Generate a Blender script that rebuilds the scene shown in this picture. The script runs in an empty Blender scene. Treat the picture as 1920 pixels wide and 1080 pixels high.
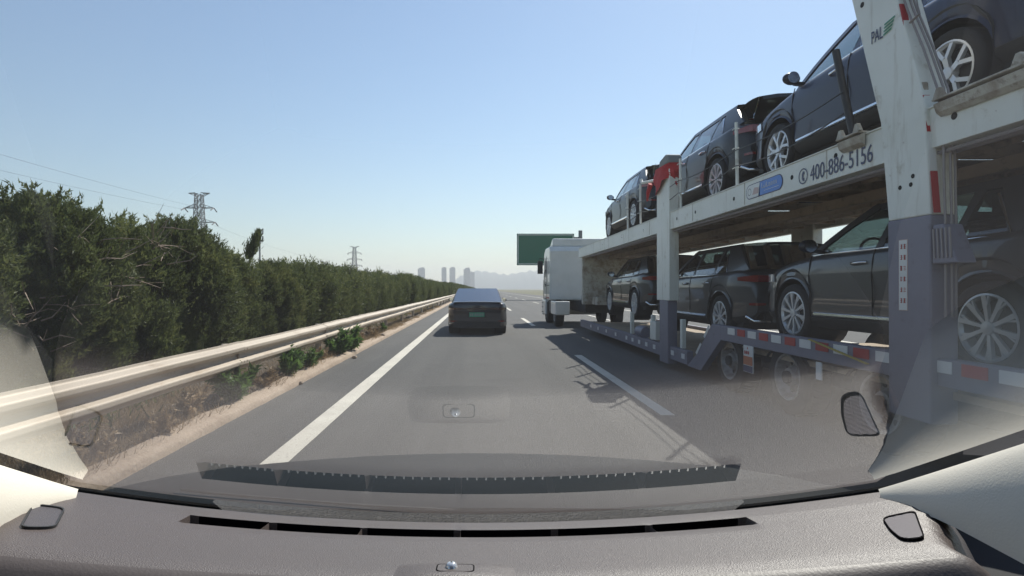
import bpy, math, random
import numpy as np
from mathutils import Vector, Matrix, Euler

SC = bpy.context.scene
R = math.radians
rng = random.Random(7)

# ---------------------------------------------------------------- camera
cam_d = bpy.data.cameras.new('camera')
cam = bpy.data.objects.new('camera', cam_d)
SC.collection.objects.link(cam)
cam.location = (0.0, 0.0, 1.40)
cam.rotation_euler = (R(90), 0, 0)
cam_d.sensor_width = 36.0
cam_d.lens = 19.875
cam_d.shift_x = 0.0328
cam_d.shift_y = 0.001
cam_d.clip_start = 0.02
cam_d.clip_end = 20000
SC.camera = cam

# ---------------------------------------------------------------- light
SUN_DIR = Vector((0.50, 0.75, 1.0)).normalized()
SUN_EL = math.asin(SUN_DIR.z)
SUN_AZ = math.atan2(SUN_DIR.x, SUN_DIR.y)
world = bpy.data.worlds.new('World')
SC.world = world
world.use_nodes = True
wn = world.node_tree.nodes
wl_ = world.node_tree.links
wn.clear()
sky = wn.new('ShaderNodeTexSky')
sky.sky_type = 'NISHITA'
sky.sun_disc = False
sky.sun_elevation = SUN_EL
sky.sun_rotation = SUN_AZ
sky.altitude = 50
sky.air_density = 1.25
sky.dust_density = 0.3
sky.ozone_density = 2.4
bg = wn.new('ShaderNodeBackground')
bg.inputs['Strength'].default_value = 0.079
wo = wn.new('ShaderNodeOutputWorld')
wl_.new(sky.outputs[0], bg.inputs['Color'])
wl_.new(bg.outputs[0], wo.inputs['Surface'])
sun_d = bpy.data.lights.new('sun', 'SUN')
sun_d.energy = 4.2
sun_d.angle = R(0.53)
sun_d.color = (1.0, 0.95, 0.87)
sun = bpy.data.objects.new('sun', sun_d)
SC.collection.objects.link(sun)
sun.location = (20, 30, 40)
sun.rotation_mode = 'QUATERNION'
sun.rotation_quaternion = SUN_DIR.to_track_quat('Z', 'Y')
SC.view_settings.view_transform = 'Standard'
SC.view_settings.look = 'None'
SC.view_settings.exposure = 0.92
SC.view_settings.gamma = 1.0
SC.view_settings.use_curve_mapping = False
SC.render.engine = 'CYCLES'
SC.cycles.use_denoising = True
SC.cycles.max_bounces = 10
SC.cycles.transparent_max_bounces = 24
SC.cycles.volume_bounces = 0

# ---------------------------------------------------------------- helpers
def wloc(o):
    v = Vector((0, 0, 0))
    while o is not None:
        v = v + Vector(o.location)
        o = o.parent
    return v

def link(o, parent=None):
    SC.collection.objects.link(o)
    if parent is not None:
        o.parent = parent
    return o

def thing(name, label, cat, loc=(0, 0, 0), group=None):
    o = bpy.data.objects.new(name, None)
    o.empty_display_size = 0.2
    SC.collection.objects.link(o)
    o.location = loc
    o['label'] = label
    o['category'] = cat
    if group:
        o['group'] = group
    return o

def tag(o, label, cat, group=None):
    o['label'] = label
    o['category'] = cat
    if group:
        o['group'] = group
    return o

def copy_tree(o, parent=None):
    c = o.copy()
    SC.collection.objects.link(c)
    c.parent = parent
    for ch in list(o.children):
        copy_tree(ch, c)
    return c

class MB:
    """collects geometry; build() links it as one mesh object"""
    def __init__(s):
        s.v = []
        s.f = []
        s.m = []
        s.cm = 0
    def mat(s, i):
        s.cm = i
        return s
    def add(s, vs, fs):
        b = len(s.v)
        s.v.extend([tuple(v) for v in vs])
        for f in fs:
            s.f.append(tuple(i + b for i in f))
            s.m.append(s.cm)
        return s
    def box(s, c, d, rot=None, taper=1.0):
        hx, hy, hz = d[0] / 2, d[1] / 2, d[2] / 2
        vs = []
        for z, t in ((-hz, 1.0), (hz, taper)):
            for x, y in ((-hx, -hy), (hx, -hy), (hx, hy), (-hx, hy)):
                vs.append(Vector((x * t, y * t, z)))
        if rot is not None:
            M = Euler(rot).to_matrix()
            vs = [M @ v for v in vs]
        c = Vector(c)
        return s.add([v + c for v in vs], [(3, 2, 1, 0), (4, 5, 6, 7), (0, 1, 5, 4), (1, 2, 6, 5), (2, 3, 7, 6), (3, 0, 4, 7)])
    def b2(s, lo, hi):
        return s.box([(a + b) / 2 for a, b in zip(lo, hi)], [abs(b - a) for a, b in zip(lo, hi)])
    def bar(s, p, q, w, h=None, up=(0, 0, 1)):
        p, q = Vector(p), Vector(q)
        h = h or w
        d = (q - p).normalized()
        u = Vector(up)
        if abs(d.dot(u)) > 0.95:
            u = Vector((0, 1, 0)) if abs(d.y) < .9 else Vector((1, 0, 0))
        a = d.cross(u).normalized() * (w / 2)
        b = a.cross(d).normalized() * (h / 2)
        vs = [p - a - b, p + a - b, p + a + b, p - a + b, q - a - b, q + a - b, q + a + b, q - a + b]
        return s.add(vs, [(0, 1, 2, 3), (7, 6, 5, 4), (0, 4, 5, 1), (1, 5, 6, 2), (2, 6, 7, 3), (3, 7, 4, 0)])
    def tube(s, pts, r, n=8, cap=True):
        pts = [Vector(p) for p in pts]
        rs = r if isinstance(r, (list, tuple)) else [r] * len(pts)
        vs, fs = [], []
        ref = None
        for i, p in enumerate(pts):
            d = (pts[min(i + 1, len(pts) - 1)] - pts[max(i - 1, 0)]).normalized()
            if ref is None:
                ref = Vector((0, 0, 1)) if abs(d.z) < .9 else Vector((1, 0, 0))
            a = d.cross(ref)
            if a.length < 1e-4:
                a = d.cross(Vector((0, 1, 0)))
            a.normalize()
            b = d.cross(a).normalized()
            for k in range(n):
                t = 2 * math.pi * k / n
                vs.append(p + (a * math.cos(t) + b * math.sin(t)) * rs[i])
        for i in range(len(pts) - 1):
            for k in range(n):
                k2 = (k + 1) % n
                fs.append((i * n + k, i * n + k2, (i + 1) * n + k2, (i + 1) * n + k))
        if cap:
            fs.append(tuple(range(n - 1, -1, -1)))
            fs.append(tuple((len(pts) - 1) * n + k for k in range(n)))
        return s.add(vs, fs)
    def lathe(s, prof, c, axis='x', n=32):
        """prof: list of (radius, offset along axis); closed loop not required"""
        vs, fs = [], []
        c = Vector(c)
        for r, o in prof:
            for k in range(n):
                t = 2 * math.pi * k / n
                if axis == 'x':
                    vs.append(c + Vector((o, r * math.cos(t), r * math.sin(t))))
                elif axis == 'z':
                    vs.append(c + Vector((r * math.cos(t), r * math.sin(t), o)))
                else:
                    vs.append(c + Vector((r * math.cos(t), o, r * math.sin(t))))
        for i in range(len(prof) - 1):
            for k in range(n):
                k2 = (k + 1) % n
                fs.append((i * n + k, i * n + k2, (i + 1) * n + k2, (i + 1) * n + k))
        return s.add(vs, fs)
    def grid(s, P, flip=False):
        """P: rows of points"""
        nr, nc = len(P), len(P[0])
        vs = [p for row in P for p in row]
        fs = []
        for i in range(nr - 1):
            for j in range(nc - 1):
                f = (i * nc + j, i * nc + j + 1, (i + 1) * nc + j + 1, (i + 1) * nc + j)
                fs.append(f[::-1] if flip else f)
        return s.add(vs, fs)
    def prism(s, poly, d):
        """poly: 3D points in order, extruded by vector d"""
        d = Vector(d)
        poly = [Vector(p) for p in poly]
        n = len(poly)
        vs = poly + [p + d for p in poly]
        fs = [tuple(range(n)), tuple(range(2 * n - 1, n - 1, -1))]
        for k in range(n):
            k2 = (k + 1) % n
            fs.append((k, k + n, k2 + n, k2))
        return s.add(vs, fs)
    def build(s, name, mats, parent=None, smooth=None, local=False, bevel=0, fixn=True):
        me = bpy.data.meshes.new(name)
        off = Vector((0, 0, 0)) if (local or parent is None) else wloc(parent)
        me.from_pydata([tuple(Vector(v) - off) for v in s.v], [], s.f)
        if not isinstance(mats, (list, tuple)):
            mats = [mats]
        for m in mats:
            me.materials.append(m)
        if len(mats) > 1:
            me.polygons.foreach_set('material_index', s.m)
        if fixn:
            import bmesh
            bm = bmesh.new()
            bm.from_mesh(me)
            bmesh.ops.remove_doubles(bm, verts=bm.verts, dist=1e-5)
            bmesh.ops.recalc_face_normals(bm, faces=bm.faces)
            bm.to_mesh(me)
            bm.free()
        if smooth:
            me.polygons.foreach_set('use_smooth', [True] * len(me.polygons))
            me.set_sharp_from_angle(angle=R(smooth))
        me.update()
        o = bpy.data.objects.new(name, me)
        link(o, parent)
        if bevel:
            b = o.modifiers.new('edge', 'BEVEL')
            b.width = bevel
            b.segments = 2
            b.limit_method = 'ANGLE'
            b.angle_limit = R(40)
        return o

def lerp(a, b, t):
    return a + (b - a) * t

def interp(x, pts):
    if x <= pts[0][0]:
        return pts[0][1]
    for (x0, y0), (x1, y1) in zip(pts, pts[1:]):
        if x <= x1:
            return y0 + (y1 - y0) * (x - x0) / (x1 - x0)
    return pts[-1][1]

def sinterp(x, pts):
    """monotone-ish smooth interpolation (cosine-free Catmull-Rom)"""
    if x <= pts[0][0]:
        return pts[0][1]
    if x >= pts[-1][0]:
        return pts[-1][1]
    for i in range(len(pts) - 1):
        x0, y0 = pts[i]
        x1, y1 = pts[i + 1]
        if x <= x1:
            h = x1 - x0
            t = (x - x0) / h
            def slope(k):
                if k <= 0:
                    return (pts[1][1] - pts[0][1]) / (pts[1][0] - pts[0][0])
                if k >= len(pts) - 1:
                    return (pts[-1][1] - pts[-2][1]) / (pts[-1][0] - pts[-2][0])
                a = (pts[k][1] - pts[k - 1][1]) / (pts[k][0] - pts[k - 1][0])
                b = (pts[k + 1][1] - pts[k][1]) / (pts[k + 1][0] - pts[k][0])
                if a * b <= 0:
                    return 0.0
                return 2 * a * b / (a + b)
            m0, m1 = slope(i) * h, slope(i + 1) * h
            return ((2 * t**3 - 3 * t**2 + 1) * y0 + (t**3 - 2 * t**2 + t) * m0 + (-2 * t**3 + 3 * t**2) * y1 + (t**3 - t**2) * m1)

# ---------------------------------------------------------------- materials
def mat(name, col=(.5, .5, .5), rough=.6, metal=0.0, coat=0.0, noise=None, bump=None, spec=None, emit=None, coords='Object'):
    """noise = (scale, second colour, contrast lo, hi); bump = (scale, strength, distance)"""
    m = bpy.data.materials.new(name)
    m.use_nodes = True
    nt = m.node_tree
    b = nt.nodes['Principled BSDF']
    b.inputs['Base Color'].default_value = (*col, 1)
    b.inputs['Roughness'].default_value = rough
    b.inputs['Metallic'].default_value = metal
    b.inputs['Coat Weight'].default_value = coat
    b.inputs['Coat Roughness'].default_value = 0.03
    if spec is not None:
        b.inputs['Specular IOR Level'].default_value = spec
    tc = None
    if noise or bump:
        tc = nt.nodes.new('ShaderNodeTexCoord')
    if noise:
        layers = noise if isinstance(noise, list) else [noise]
        prev = None
        for sc, c2, lo, hi in layers:
            n = nt.nodes.new('ShaderNodeTexNoise')
            if isinstance(sc, tuple):
                mp = nt.nodes.new('ShaderNodeMapping')
                mp.inputs['Scale'].default_value = sc
                nt.links.new(tc.outputs[coords], mp.inputs[0])
                nt.links.new(mp.outputs[0], n.inputs['Vector'])
                n.inputs['Scale'].default_value = 1.0
            else:
                nt.links.new(tc.outputs[coords], n.inputs['Vector'])
                n.inputs['Scale'].default_value = sc
            n.inputs['Detail'].default_value = 6
            n.inputs['Roughness'].default_value = .65
            mr = nt.nodes.new('ShaderNodeMapRange')
            mr.inputs['From Min'].default_value = lo
            mr.inputs['From Max'].default_value = hi
            nt.links.new(n.outputs['Fac'], mr.inputs['Value'])
            mx = nt.nodes.new('ShaderNodeMix')
            mx.data_type = 'RGBA'
            nt.links.new(mr.outputs[0], mx.inputs[0])
            if prev is None:
                mx.inputs[6].default_value = (*col, 1)
            else:
                nt.links.new(prev, mx.inputs[6])
            mx.inputs[7].default_value = (*c2, 1)
            prev = mx.outputs[2]
        nt.links.new(prev, b.inputs['Base Color'])
    if bump:
        n = nt.nodes.new('ShaderNodeTexNoise')
        n.inputs['Scale'].default_value = bump[0]
        n.inputs['Detail'].default_value = 5
        nt.links.new(tc.outputs[coords], n.inputs['Vector'])
        bp = nt.nodes.new('ShaderNodeBump')
        bp.inputs['Strength'].default_value = bump[1]
        bp.inputs['Distance'].default_value = bump[2]
        nt.links.new(n.outputs['Fac'], bp.inputs['Height'])
        nt.links.new(bp.outputs[0], b.inputs['Normal'])
    if emit:
        b.inputs['Emission Color'].default_value = (*emit[0], 1)
        b.inputs['Emission Strength'].default_value = emit[1]
    return m

def glassy(name, tint=(.85, .9, .9), base=.08, dust_veil=0.0, dust_veil_col=(.8, .8, .8), mult=1.0):
    """thin sheet glass: transparent with Fresnel-like reflection, the same from both sides"""
    m = bpy.data.materials.new(name)
    m.use_nodes = True
    nt = m.node_tree
    nt.nodes.clear()
    out = nt.nodes.new('ShaderNodeOutputMaterial')
    tr = nt.nodes.new('ShaderNodeBsdfTransparent')
    tr.inputs['Color'].default_value = (*tint, 1)
    gl = nt.nodes.new('ShaderNodeBsdfGlossy')
    gl.inputs['Roughness'].default_value = 0.0
    lw = nt.nodes.new('ShaderNodeLayerWeight')
    lw.inputs['Blend'].default_value = 0.5
    pw = nt.nodes.new('ShaderNodeMath')
    pw.operation = 'POWER'
    pw.inputs[1].default_value = 2.7
    nt.links.new(lw.outputs['Facing'], pw.inputs[0])
    mr = nt.nodes.new('ShaderNodeMapRange')
    mr.inputs['To Min'].default_value = base
    mr.inputs['To Max'].default_value = min(1.0, base + .9 * mult)
    nt.links.new(pw.outputs[0], mr.inputs['Value'])
    mx = nt.nodes.new('ShaderNodeMixShader')
    nt.links.new(mr.outputs[0], mx.inputs[0])
    nt.links.new(tr.outputs[0], mx.inputs[1])
    nt.links.new(gl.outputs[0], mx.inputs[2])
    last = mx.outputs[0]
    if dust_veil:  # dust film added for its milky veil glow
        df = nt.nodes.new('ShaderNodeBsdfTranslucent')
        df.inputs['Color'].default_value = (*dust_veil_col, 1)
        m2 = nt.nodes.new('ShaderNodeMixShader')
        tc = nt.nodes.new('ShaderNodeTexCoord')
        n = nt.nodes.new('ShaderNodeTexNoise')
        n.inputs['Scale'].default_value = 5.0
        n.inputs['Detail'].default_value = 8
        nt.links.new(tc.outputs['Object'], n.inputs['Vector'])
        mr2 = nt.nodes.new('ShaderNodeMapRange')
        mr2.inputs['From Min'].default_value = .3
        mr2.inputs['From Max'].default_value = .75
        mr2.inputs['To Min'].default_value = dust_veil * .5
        mr2.inputs['To Max'].default_value = dust_veil * 1.5
        nt.links.new(n.outputs['Fac'], mr2.inputs['Value'])
        nt.links.new(mr2.outputs[0], m2.inputs[0])
        nt.links.new(last, m2.inputs[1])
        nt.links.new(df.outputs[0], m2.inputs[2])
        last = m2.outputs[0]
    nt.links.new(last, out.inputs['Surface'])
    return m

def leaf_mat(name, c1, c2, c3, scale=1.2, transl=.25):
    m = bpy.data.materials.new(name)
    m.use_nodes = True
    nt = m.node_tree
    b = nt.nodes['Principled BSDF']
    b.inputs['Roughness'].default_value = .55
    b.inputs['Specular IOR Level'].default_value = .3
    tc = nt.nodes.new('ShaderNodeTexCoord')
    oi = nt.nodes.new('ShaderNodeObjectInfo')
    n = nt.nodes.new('ShaderNodeTexNoise')
    n.inputs['Scale'].default_value = scale
    n.inputs['Detail'].default_value = 8
    n.inputs['Roughness'].default_value = .7
    vm = nt.nodes.new('ShaderNodeVectorMath')
    nt.links.new(tc.outputs['Object'], vm.inputs[0])
    cb = nt.nodes.new('ShaderNodeCombineXYZ')
    for i in range(3):
        nt.links.new(oi.outputs['Random'], cb.inputs[i])
    sc_ = nt.nodes.new('ShaderNodeVectorMath')
    sc_.operation = 'SCALE'
    sc_.inputs['Scale'].default_value = 40
    nt.links.new(cb.outputs[0], sc_.inputs[0])
    nt.links.new(sc_.outputs[0], vm.inputs[1])
    nt.links.new(vm.outputs[0], n.inputs['Vector'])
    cr = nt.nodes.new('ShaderNodeValToRGB')
    cr.color_ramp.elements[0].position = .35
    cr.color_ramp.elements[0].color = (*c1, 1)
    cr.color_ramp.elements[1].position = .68
    cr.color_ramp.elements[1].color = (*c3, 1)
    e = cr.color_ramp.elements.new(.52)
    e.color = (*c2, 1)
    nt.links.new(n.outputs['Fac'], cr.inputs[0])
    nt.links.new(cr.outputs[0], b.inputs['Base Color'])
    tl = nt.nodes.new('ShaderNodeBsdfTranslucent')
    nt.links.new(cr.outputs[0], tl.inputs['Color'])
    mx = nt.nodes.new('ShaderNodeMixShader')
    mx.inputs[0].default_value = transl
    nt.links.new(b.outputs[0], mx.inputs[1])
    nt.links.new(tl.outputs[0], mx.inputs[2])
    nt.links.new(mx.outputs[0], nt.nodes['Material Output'].inputs['Surface'])
    return m

HAZE = 0.0003
M = {}
M['asphalt'] = mat('asphalt', (.092, .090, .087), .85, noise=[(.35, (.112, .109, .104), .35, .7), ((1.3, .03, 1), (.074, .073, .071), .45, .68), (.9, (.080, .078, .076), .55, .72), (34, (.165, .16, .15), .52, .8), (60, (.04, .039, .038), .54, .8), (150, (.2, .195, .18), .58, .8)], bump=(120, .8, .015))
M['line_paint'] = mat('line_paint', (.66, .62, .53), .7, noise=[(2, (.52, .49, .42), .42, .68), (.7, (.6, .56, .48), .45, .6), (38, (.3, .28, .25), .54, .74), (11, (.36, .34, .3), .62, .72)])
M['kerb_concrete'] = mat('kerb_concrete', (.42, .33, .25), .9, noise=[(2.2, (.33, .25, .185), .35, .65), (25, (.48, .4, .31), .5, .75)], bump=(30, .6, .02))
M['soil'] = mat('soil', (.13, .095, .066), .95, noise=[(1.1, (.06, .05, .036), .35, .62), (14, (.24, .185, .13), .52, .75)], bump=(18, .8, .05))
M['land'] = mat('land', (.12, .125, .07), .95, noise=(.02, (.16, .14, .09), .35, .65))
M['rail_steel'] = mat('rail_steel', (.48, .41, .33), .55, metal=.15, noise=[((.4, .25, 2), (.38, .32, .255), .4, .7), ((5, 1.5, 9), (.33, .25, .18), .56, .74), (14, (.28, .2, .14), .62, .76)], bump=(9, .12, .02))
M['rail_bolt'] = mat('rail_bolt', (.3, .24, .19), .5, metal=.5)
M['leaf_hedge'] = leaf_mat('leaf_hedge', (.05, .064, .026), (.115, .14, .05), (.215, .22, .08), 1.3, .42)
M['leaf_far'] = leaf_mat('leaf_far', (.05, .064, .026), (.095, .115, .042), (.16, .17, .062), .5, .35)
M['leaf_weed'] = leaf_mat('leaf_weed', (.06, .11, .025), (.1, .18, .04), (.16, .25, .07), 3, .45)
M['dry_grass'] = leaf_mat('dry_grass', (.2, .145, .08), (.34, .25, .15), (.45, .35, .22), 2.5, .3)
M['bark'] = mat('bark', (.11, .08, .055), .95, noise=(20, (.06, .045, .033), .4, .7), bump=(25, .6, .02))
M['dead_wood'] = mat('dead_wood', (.34, .27, .21), .9, noise=(14, (.2, .14, .1), .4, .7))
M['galv'] = mat('galv', (.2, .21, .22), .6, metal=.2)
M['wire'] = mat('wire', (.12, .12, .13), .6)
M['far_wall'] = mat('far_wall', (.3, .29, .28), .9)
M['far_glass'] = mat('far_glass', (.12, .14, .16), .3)
M['hill'] = mat('hill', (.05, .075, .04), .95, noise=(.004, (.08, .09, .05), .35, .65))
M['sign_green'] = mat('sign_green', (.01, .13, .075), .5)
M['sign_white'] = mat('sign_white', (.75, .75, .73), .5)
M['truck_white'] = mat('truck_white', (.78, .78, .72), .42, noise=[(1.3, (.7, .7, .63), .4, .7), ((6, 6, .9), (.45, .4, .32), .56, .76), (5, (.5, .46, .38), .6, .72), (22, (.3, .22, .15), .66, .76)], coords='Object')
M['truck_dirty'] = mat('truck_dirty', (.52, .49, .42), .6, noise=[(4, (.25, .2, .15), .42, .65), (18, (.16, .12, .09), .55, .75)])
M['truck_purple'] = mat('truck_purple', (.2, .195, .25), .5, noise=[(2, (.17, .165, .21), .4, .7), (9, (.12, .11, .13), .58, .75)])
M['deck_rust'] = mat('deck_rust', (.33, .26, .19), .8, noise=[(1.2, (.42, .33, .23), .4, .65), (8, (.14, .11, .085), .52, .75)])
M['chassis'] = mat('chassis', (.03, .03, .032), .7, noise=(5, (.06, .055, .05), .45, .7))
M['tape_red'] = mat('tape_red', (.4, .02, .025), .4)
M['tape_white'] = mat('tape_white', (.72, .72, .7), .4)
M['print_navy'] = mat('print_navy', (.055, .065, .13), .5)
M['print_blue'] = mat('print_blue', (.07, .22, .62), .4)
M['print_green'] = mat('print_green', (.05, .26, .15), .5)
M['print_red'] = mat('print_red', (.45, .08, .07), .5)
M['print_pink'] = mat('print_pink', (.55, .4, .37), .5)
M['print_orange'] = mat('print_orange', (.5, .16, .07), .5)
M['hole'] = mat('hole', (.012, .012, .012), .9)
M['cable'] = mat('cable', (.27, .24, .24), .5)
M['black_strut'] = mat('black_strut', (.018, .018, .02), .5)
M['strap_yellow'] = mat('strap_yellow', (.5, .38, .08), .8)
M['cloth_red'] = mat('cloth_red', (.5, .03, .035), .8, noise=(14, (.38, .02, .03), .4, .7))
M['canvas_grey'] = mat('canvas_grey', (.23, .25, .24), .8)
M['tyre'] = mat('tyre', (.016, .016, .017), .8, bump=(60, .3, .01))
M['alloy'] = mat('alloy', (.6, .61, .63), .38, metal=.5)
M['alloy_dark'] = mat('alloy_dark', (.03, .03, .035), .35, metal=.5)
M['steel_rim'] = mat('steel_rim', (.32, .31, .3), .5, metal=.4, noise=(8, (.17, .14, .12), .45, .7))
M['brake'] = mat('brake', (.035, .035, .037), .5, metal=.4)
M['paint_blue'] = mat('paint_blue', (.008, .014, .042), .45, coat=.4, spec=.3)
M['paint_black'] = mat('paint_black', (.008, .010, .018), .45, coat=.45, spec=.3)
M['paint_grey'] = mat('paint_grey', (.06, .06, .064), .4, metal=.3, coat=.7)
M['paint_sedan'] = mat('paint_sedan', (.03, .029, .036), .4, metal=.3, coat=.8)
M['paint_cab'] = mat('paint_cab', (.7, .7, .67), .35, coat=.5, noise=(2, (.62, .62, .58), .4, .7))
M['plastic_black'] = mat('plastic_black', (.02, .02, .021), .6)
M['chrome'] = mat('chrome', (.78, .78, .8), .12, metal=1.0)
M['lamp_dark'] = mat('lamp_dark', (.05, .006, .008), .15, coat=1.0)
M['lamp_red'] = mat('lamp_red', (.2, .008, .01), .15, coat=1.0)
M['lamp_clear'] = mat('lamp_clear', (.55, .57, .6), .1, coat=1.0, metal=.4)
M['car_glass'] = glassy('car_glass', (.34, .42, .42), .06)
M['rear_glass'] = glassy('rear_glass', (.1, .12, .13), .5)
M['seat'] = mat('seat', (.035, .033, .034), .8)
M['plate_green'] = mat('plate_green', (.06, .34, .2), .4)
M['dash'] = mat('dash', (.076, .058, .052), .46, bump=(850, .4, .002), noise=(3, (.067, .052, .047), .4, .7), spec=.7)
M['dash_smooth'] = mat('dash_smooth', (.074, .06, .056), .5, bump=(420, .15, .002))
M['trim_beige'] = mat('trim_beige', (.64, .595, .51), .8, bump=(500, .2, .001))
M['interior_dark'] = mat('interior_dark', (.012, .012, .015), .8)
M['near_black'] = mat('near_black', (.003, .003, .004), .9, spec=.05)
M['mesh_grille'] = mat('mesh_grille', (.055, .048, .055), .6, bump=(1500, .6, .001))
M['mesh_rib'] = mat('mesh_rib', (.15, .13, .145), .6)
M['fin'] = mat('fin', (.1, .1, .1), .5)
M['plate_mark'] = mat('plate_mark', (.28, .3, .28), .5)
M['windscreen'] = glassy('windscreen', (.95, .97, .96), .13, dust_veil=.008, mult=1.0)
M['bonnet'] = mat('bonnet', (.012, .017, .021), .6, spec=.08)
# ================================================================ ground, road
def struct(o):
    o['kind'] = 'structure'
    return o

g = MB()
g.grid([[(-2900, -240, -.06), (2900, -240, -.06)], [(-2900, 5150, -.06), (2900, 5150, -.06)]])
land = struct(g.build('ground', M['land']))
g = MB()
ys = [-20, 0, 20, 60, 150, 400, 1000, 2500]
g.grid([[(x, y, 0) for x in (-2.62, 0, 4, 8, 13.5)] for y in ys])
road = struct(g.build('road', M['asphalt']))

def marking(name, x0, x1, y0, y1):
    b = MB()
    n = max(1, int((y1 - y0) / 40))
    b.grid([[(x0, lerp(y0, y1, k / n), .004), (x1, lerp(y0, y1, k / n), .004)] for k in range(n + 1)])
    return b.build(name, M['line_paint'], road)
marking('edge_line', -1.745, -1.535, -15, 1500)
marking('edge_line', 9.62, 9.82, -15, 1500)
for k in range(-1, 14):
    y0 = 6.25 + 15.2 * k
    marking('lane_dash', 2.02, 2.18, y0, y0 + 5.7)
    marking('lane_dash', 5.80, 5.95, y0 + 3, y0 + 8.7)

# low concrete edging along the median, uneven top
g = MB()
pr = random.Random(3)
rows = []
yy = -6.0
while yy < 400:
    j = pr.uniform(-.02, .02)
    dz = pr.uniform(-.012, .012)
    rows.append([(-2.62 + j * .6, yy, -.03), (-2.625 + j * .6, yy, .055 + dz), (-2.66 + j, yy, .085 + dz), (-2.86 + j, yy, .10 + dz), (-2.93 + 2 * j, yy, .06)])
    yy += .35 if yy < 60 else 4
g.grid(rows, True)
kerb = struct(g.build('kerb', M['kerb_concrete'], smooth=50))

g = MB()
rows = []
yy = -6.0
while yy < 600:
    row = []
    near = yy < 45
    for i, x in enumerate((-2.90, -3.0, -3.2, -3.45, -3.8, -4.3, -5, -6, -7.5, -12, -40)):
        z = .05 + .05 * min(1, i / 4) + (pr.uniform(-.05, .05) if near and i > 0 else 0)
        row.append((x, yy, z if i < 9 else .0))
    rows.append(row)
    yy += .28 if near else 8
g.grid(rows, True)
verge = struct(g.build('verge', M['soil'], smooth=80))

# stones on the verge
for k, (x, y, s) in enumerate([(-2.62, 8.3, .05), (-2.5, 11.4, .055), (-2.95, 5.5, .05), (-2.7, 16, .07), (-2.9, 13.2, .06)]):
    b = MB()
    prof = [(0.001, -.3), (.8, -.2), (1.0, .2), (.7, .7), (0.001, .85)]
    b.lathe([(r * s, o * s) for r, o in prof], (0, 0, 0), 'z', 7)
    b.v = [(v[0] * (1 + .3 * pr.uniform(-1, 1)), v[1] * (1 + .3 * pr.uniform(-1, 1)), v[2]) for v in b.v]
    o = b.build('stone', M['kerb_concrete'], local=True)
    o.location = (x, y, .09 if x < -2.63 else .015)
    tag(o, ['small stone at the edge of the asphalt beside a weed', 'tan stone lying on the asphalt edge nearer the grey sedan', 'pale stone in the dry grass close to the car bonnet',
            'largest tan stone on the concrete edging far along', 'tan stone on the edging between weeds'][k], 'stone')

# ================================================================ guardrail
gr = thing('guardrail', 'long weathered beige double-wave steel guardrail along the median', 'guardrail', (-2.95, 0, 0))
def wprofile():
    pts = []
    for t in range(33):
        u = t / 32
        z = .40 + .345 * u
        w = math.cos(u * 4 * math.pi)
        x = -.043 * w
        x = max(-.038, min(.038, x * 1.25))
        if u < .03 or u > .97:
            x -= .004
        pts.append((x, z))
    return pts
WP = wprofile()
rail_me = {}
for k in range(-1, 46):
    y0 = k * 4.0 - 1.1
    v = k % 3
    if v not in rail_me:
        b = MB()
        rr = random.Random(50 + v)
        rows = []
        for s in range(9):
            y = s * .5 * (4.16 / 4)
            dent = rr.uniform(-.007, .007) * (0 < s < 8)
            dz = rr.uniform(-.005, .005) * (0 < s < 8)
            rows.append([(x + dent, y, z + dz) for x, z in WP])
        b.grid(rows)
        # folded-over edges give the sheet thickness
        b.grid([[(p[0], p[1], p[2]) for p in (r[-1], (r[-1][0] - .012, r[-1][1], r[-1][2] - .001), (r[-1][0] - .014, r[-1][1], r[-1][2] - .03))] for r in rows])
        b.grid([[(p[0], p[1], p[2]) for p in (r[0], (r[0][0] - .012, r[0][1], r[0][2] + .001), (r[0][0] - .014, r[0][1], r[0][2] + .03))] for r in rows])
        o = b.build('rail', M['rail_steel'], gr, smooth=60, local=True)
        rail_me[v] = o.data
    else:
        o = bpy.data.objects.new('rail', rail_me[v])
        link(o, gr)
    o.location = (.003 * (k % 2), y0, rng.uniform(-.004, .004))
    if 'post' not in rail_me:
        b = MB()
        b.tube([(0, 0, -.1), (0, 0, .72)], .057, 12)
        b.box((.085, 0, .57), (.07, .1, .24))
        pm = b.build('post', M['rail_steel'], gr, smooth=40, local=True)
        rail_me['post'] = pm.data
        b = MB()
        for by in (-.14, -.05, .05, .14):
            for bz in (-.075, .075):
                b.lathe([(0.001, .0), (.013, 0), (.016, -.012)], (.03, by, .572 + bz), 'x', 8)
        b.lathe([(0.001, .014), (.024, .01), (.026, -.004)], (-.03, 0, .572), 'x', 10)
        bo = b.build('bolts', M['rail_bolt'], gr, local=True)
        bo['kind'] = 'stuff'
        rail_me['bolts'] = bo.data
    else:
        pm = link(bpy.data.objects.new('post', rail_me['post']), gr)
        bo = None
        if k < 14:
            bo = link(bpy.data.objects.new('bolts', rail_me['bolts']), gr)
            bo['kind'] = 'stuff'
    pm.location = (-.165, y0 + .08, 0)
    if bo is not None:
        bo.location = (.012, y0 + .08, 0)

# ================================================================ foliage
def leaf_mesh(name, pos, dirs, length, width, extra=None):
    """narrow triangles (numpy): pos (n,3) base, dirs (n,3) unit"""
    n = len(pos)
    r = np.random.default_rng(len(pos))
    rnd = r.normal(size=(n, 3))
    side = np.cross(dirs, rnd)
    side /= np.linalg.norm(side, axis=1, keepdims=True) + 1e-9
    L = length[:, None]
    W = width[:, None]
    a = pos - side * W * .5
    b = pos + side * W * .5
    mid = pos + dirs * L * .5
    c = pos + dirs * L
    v = np.stack([a, b, c], 1).reshape(-1, 3)
    return v

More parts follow.
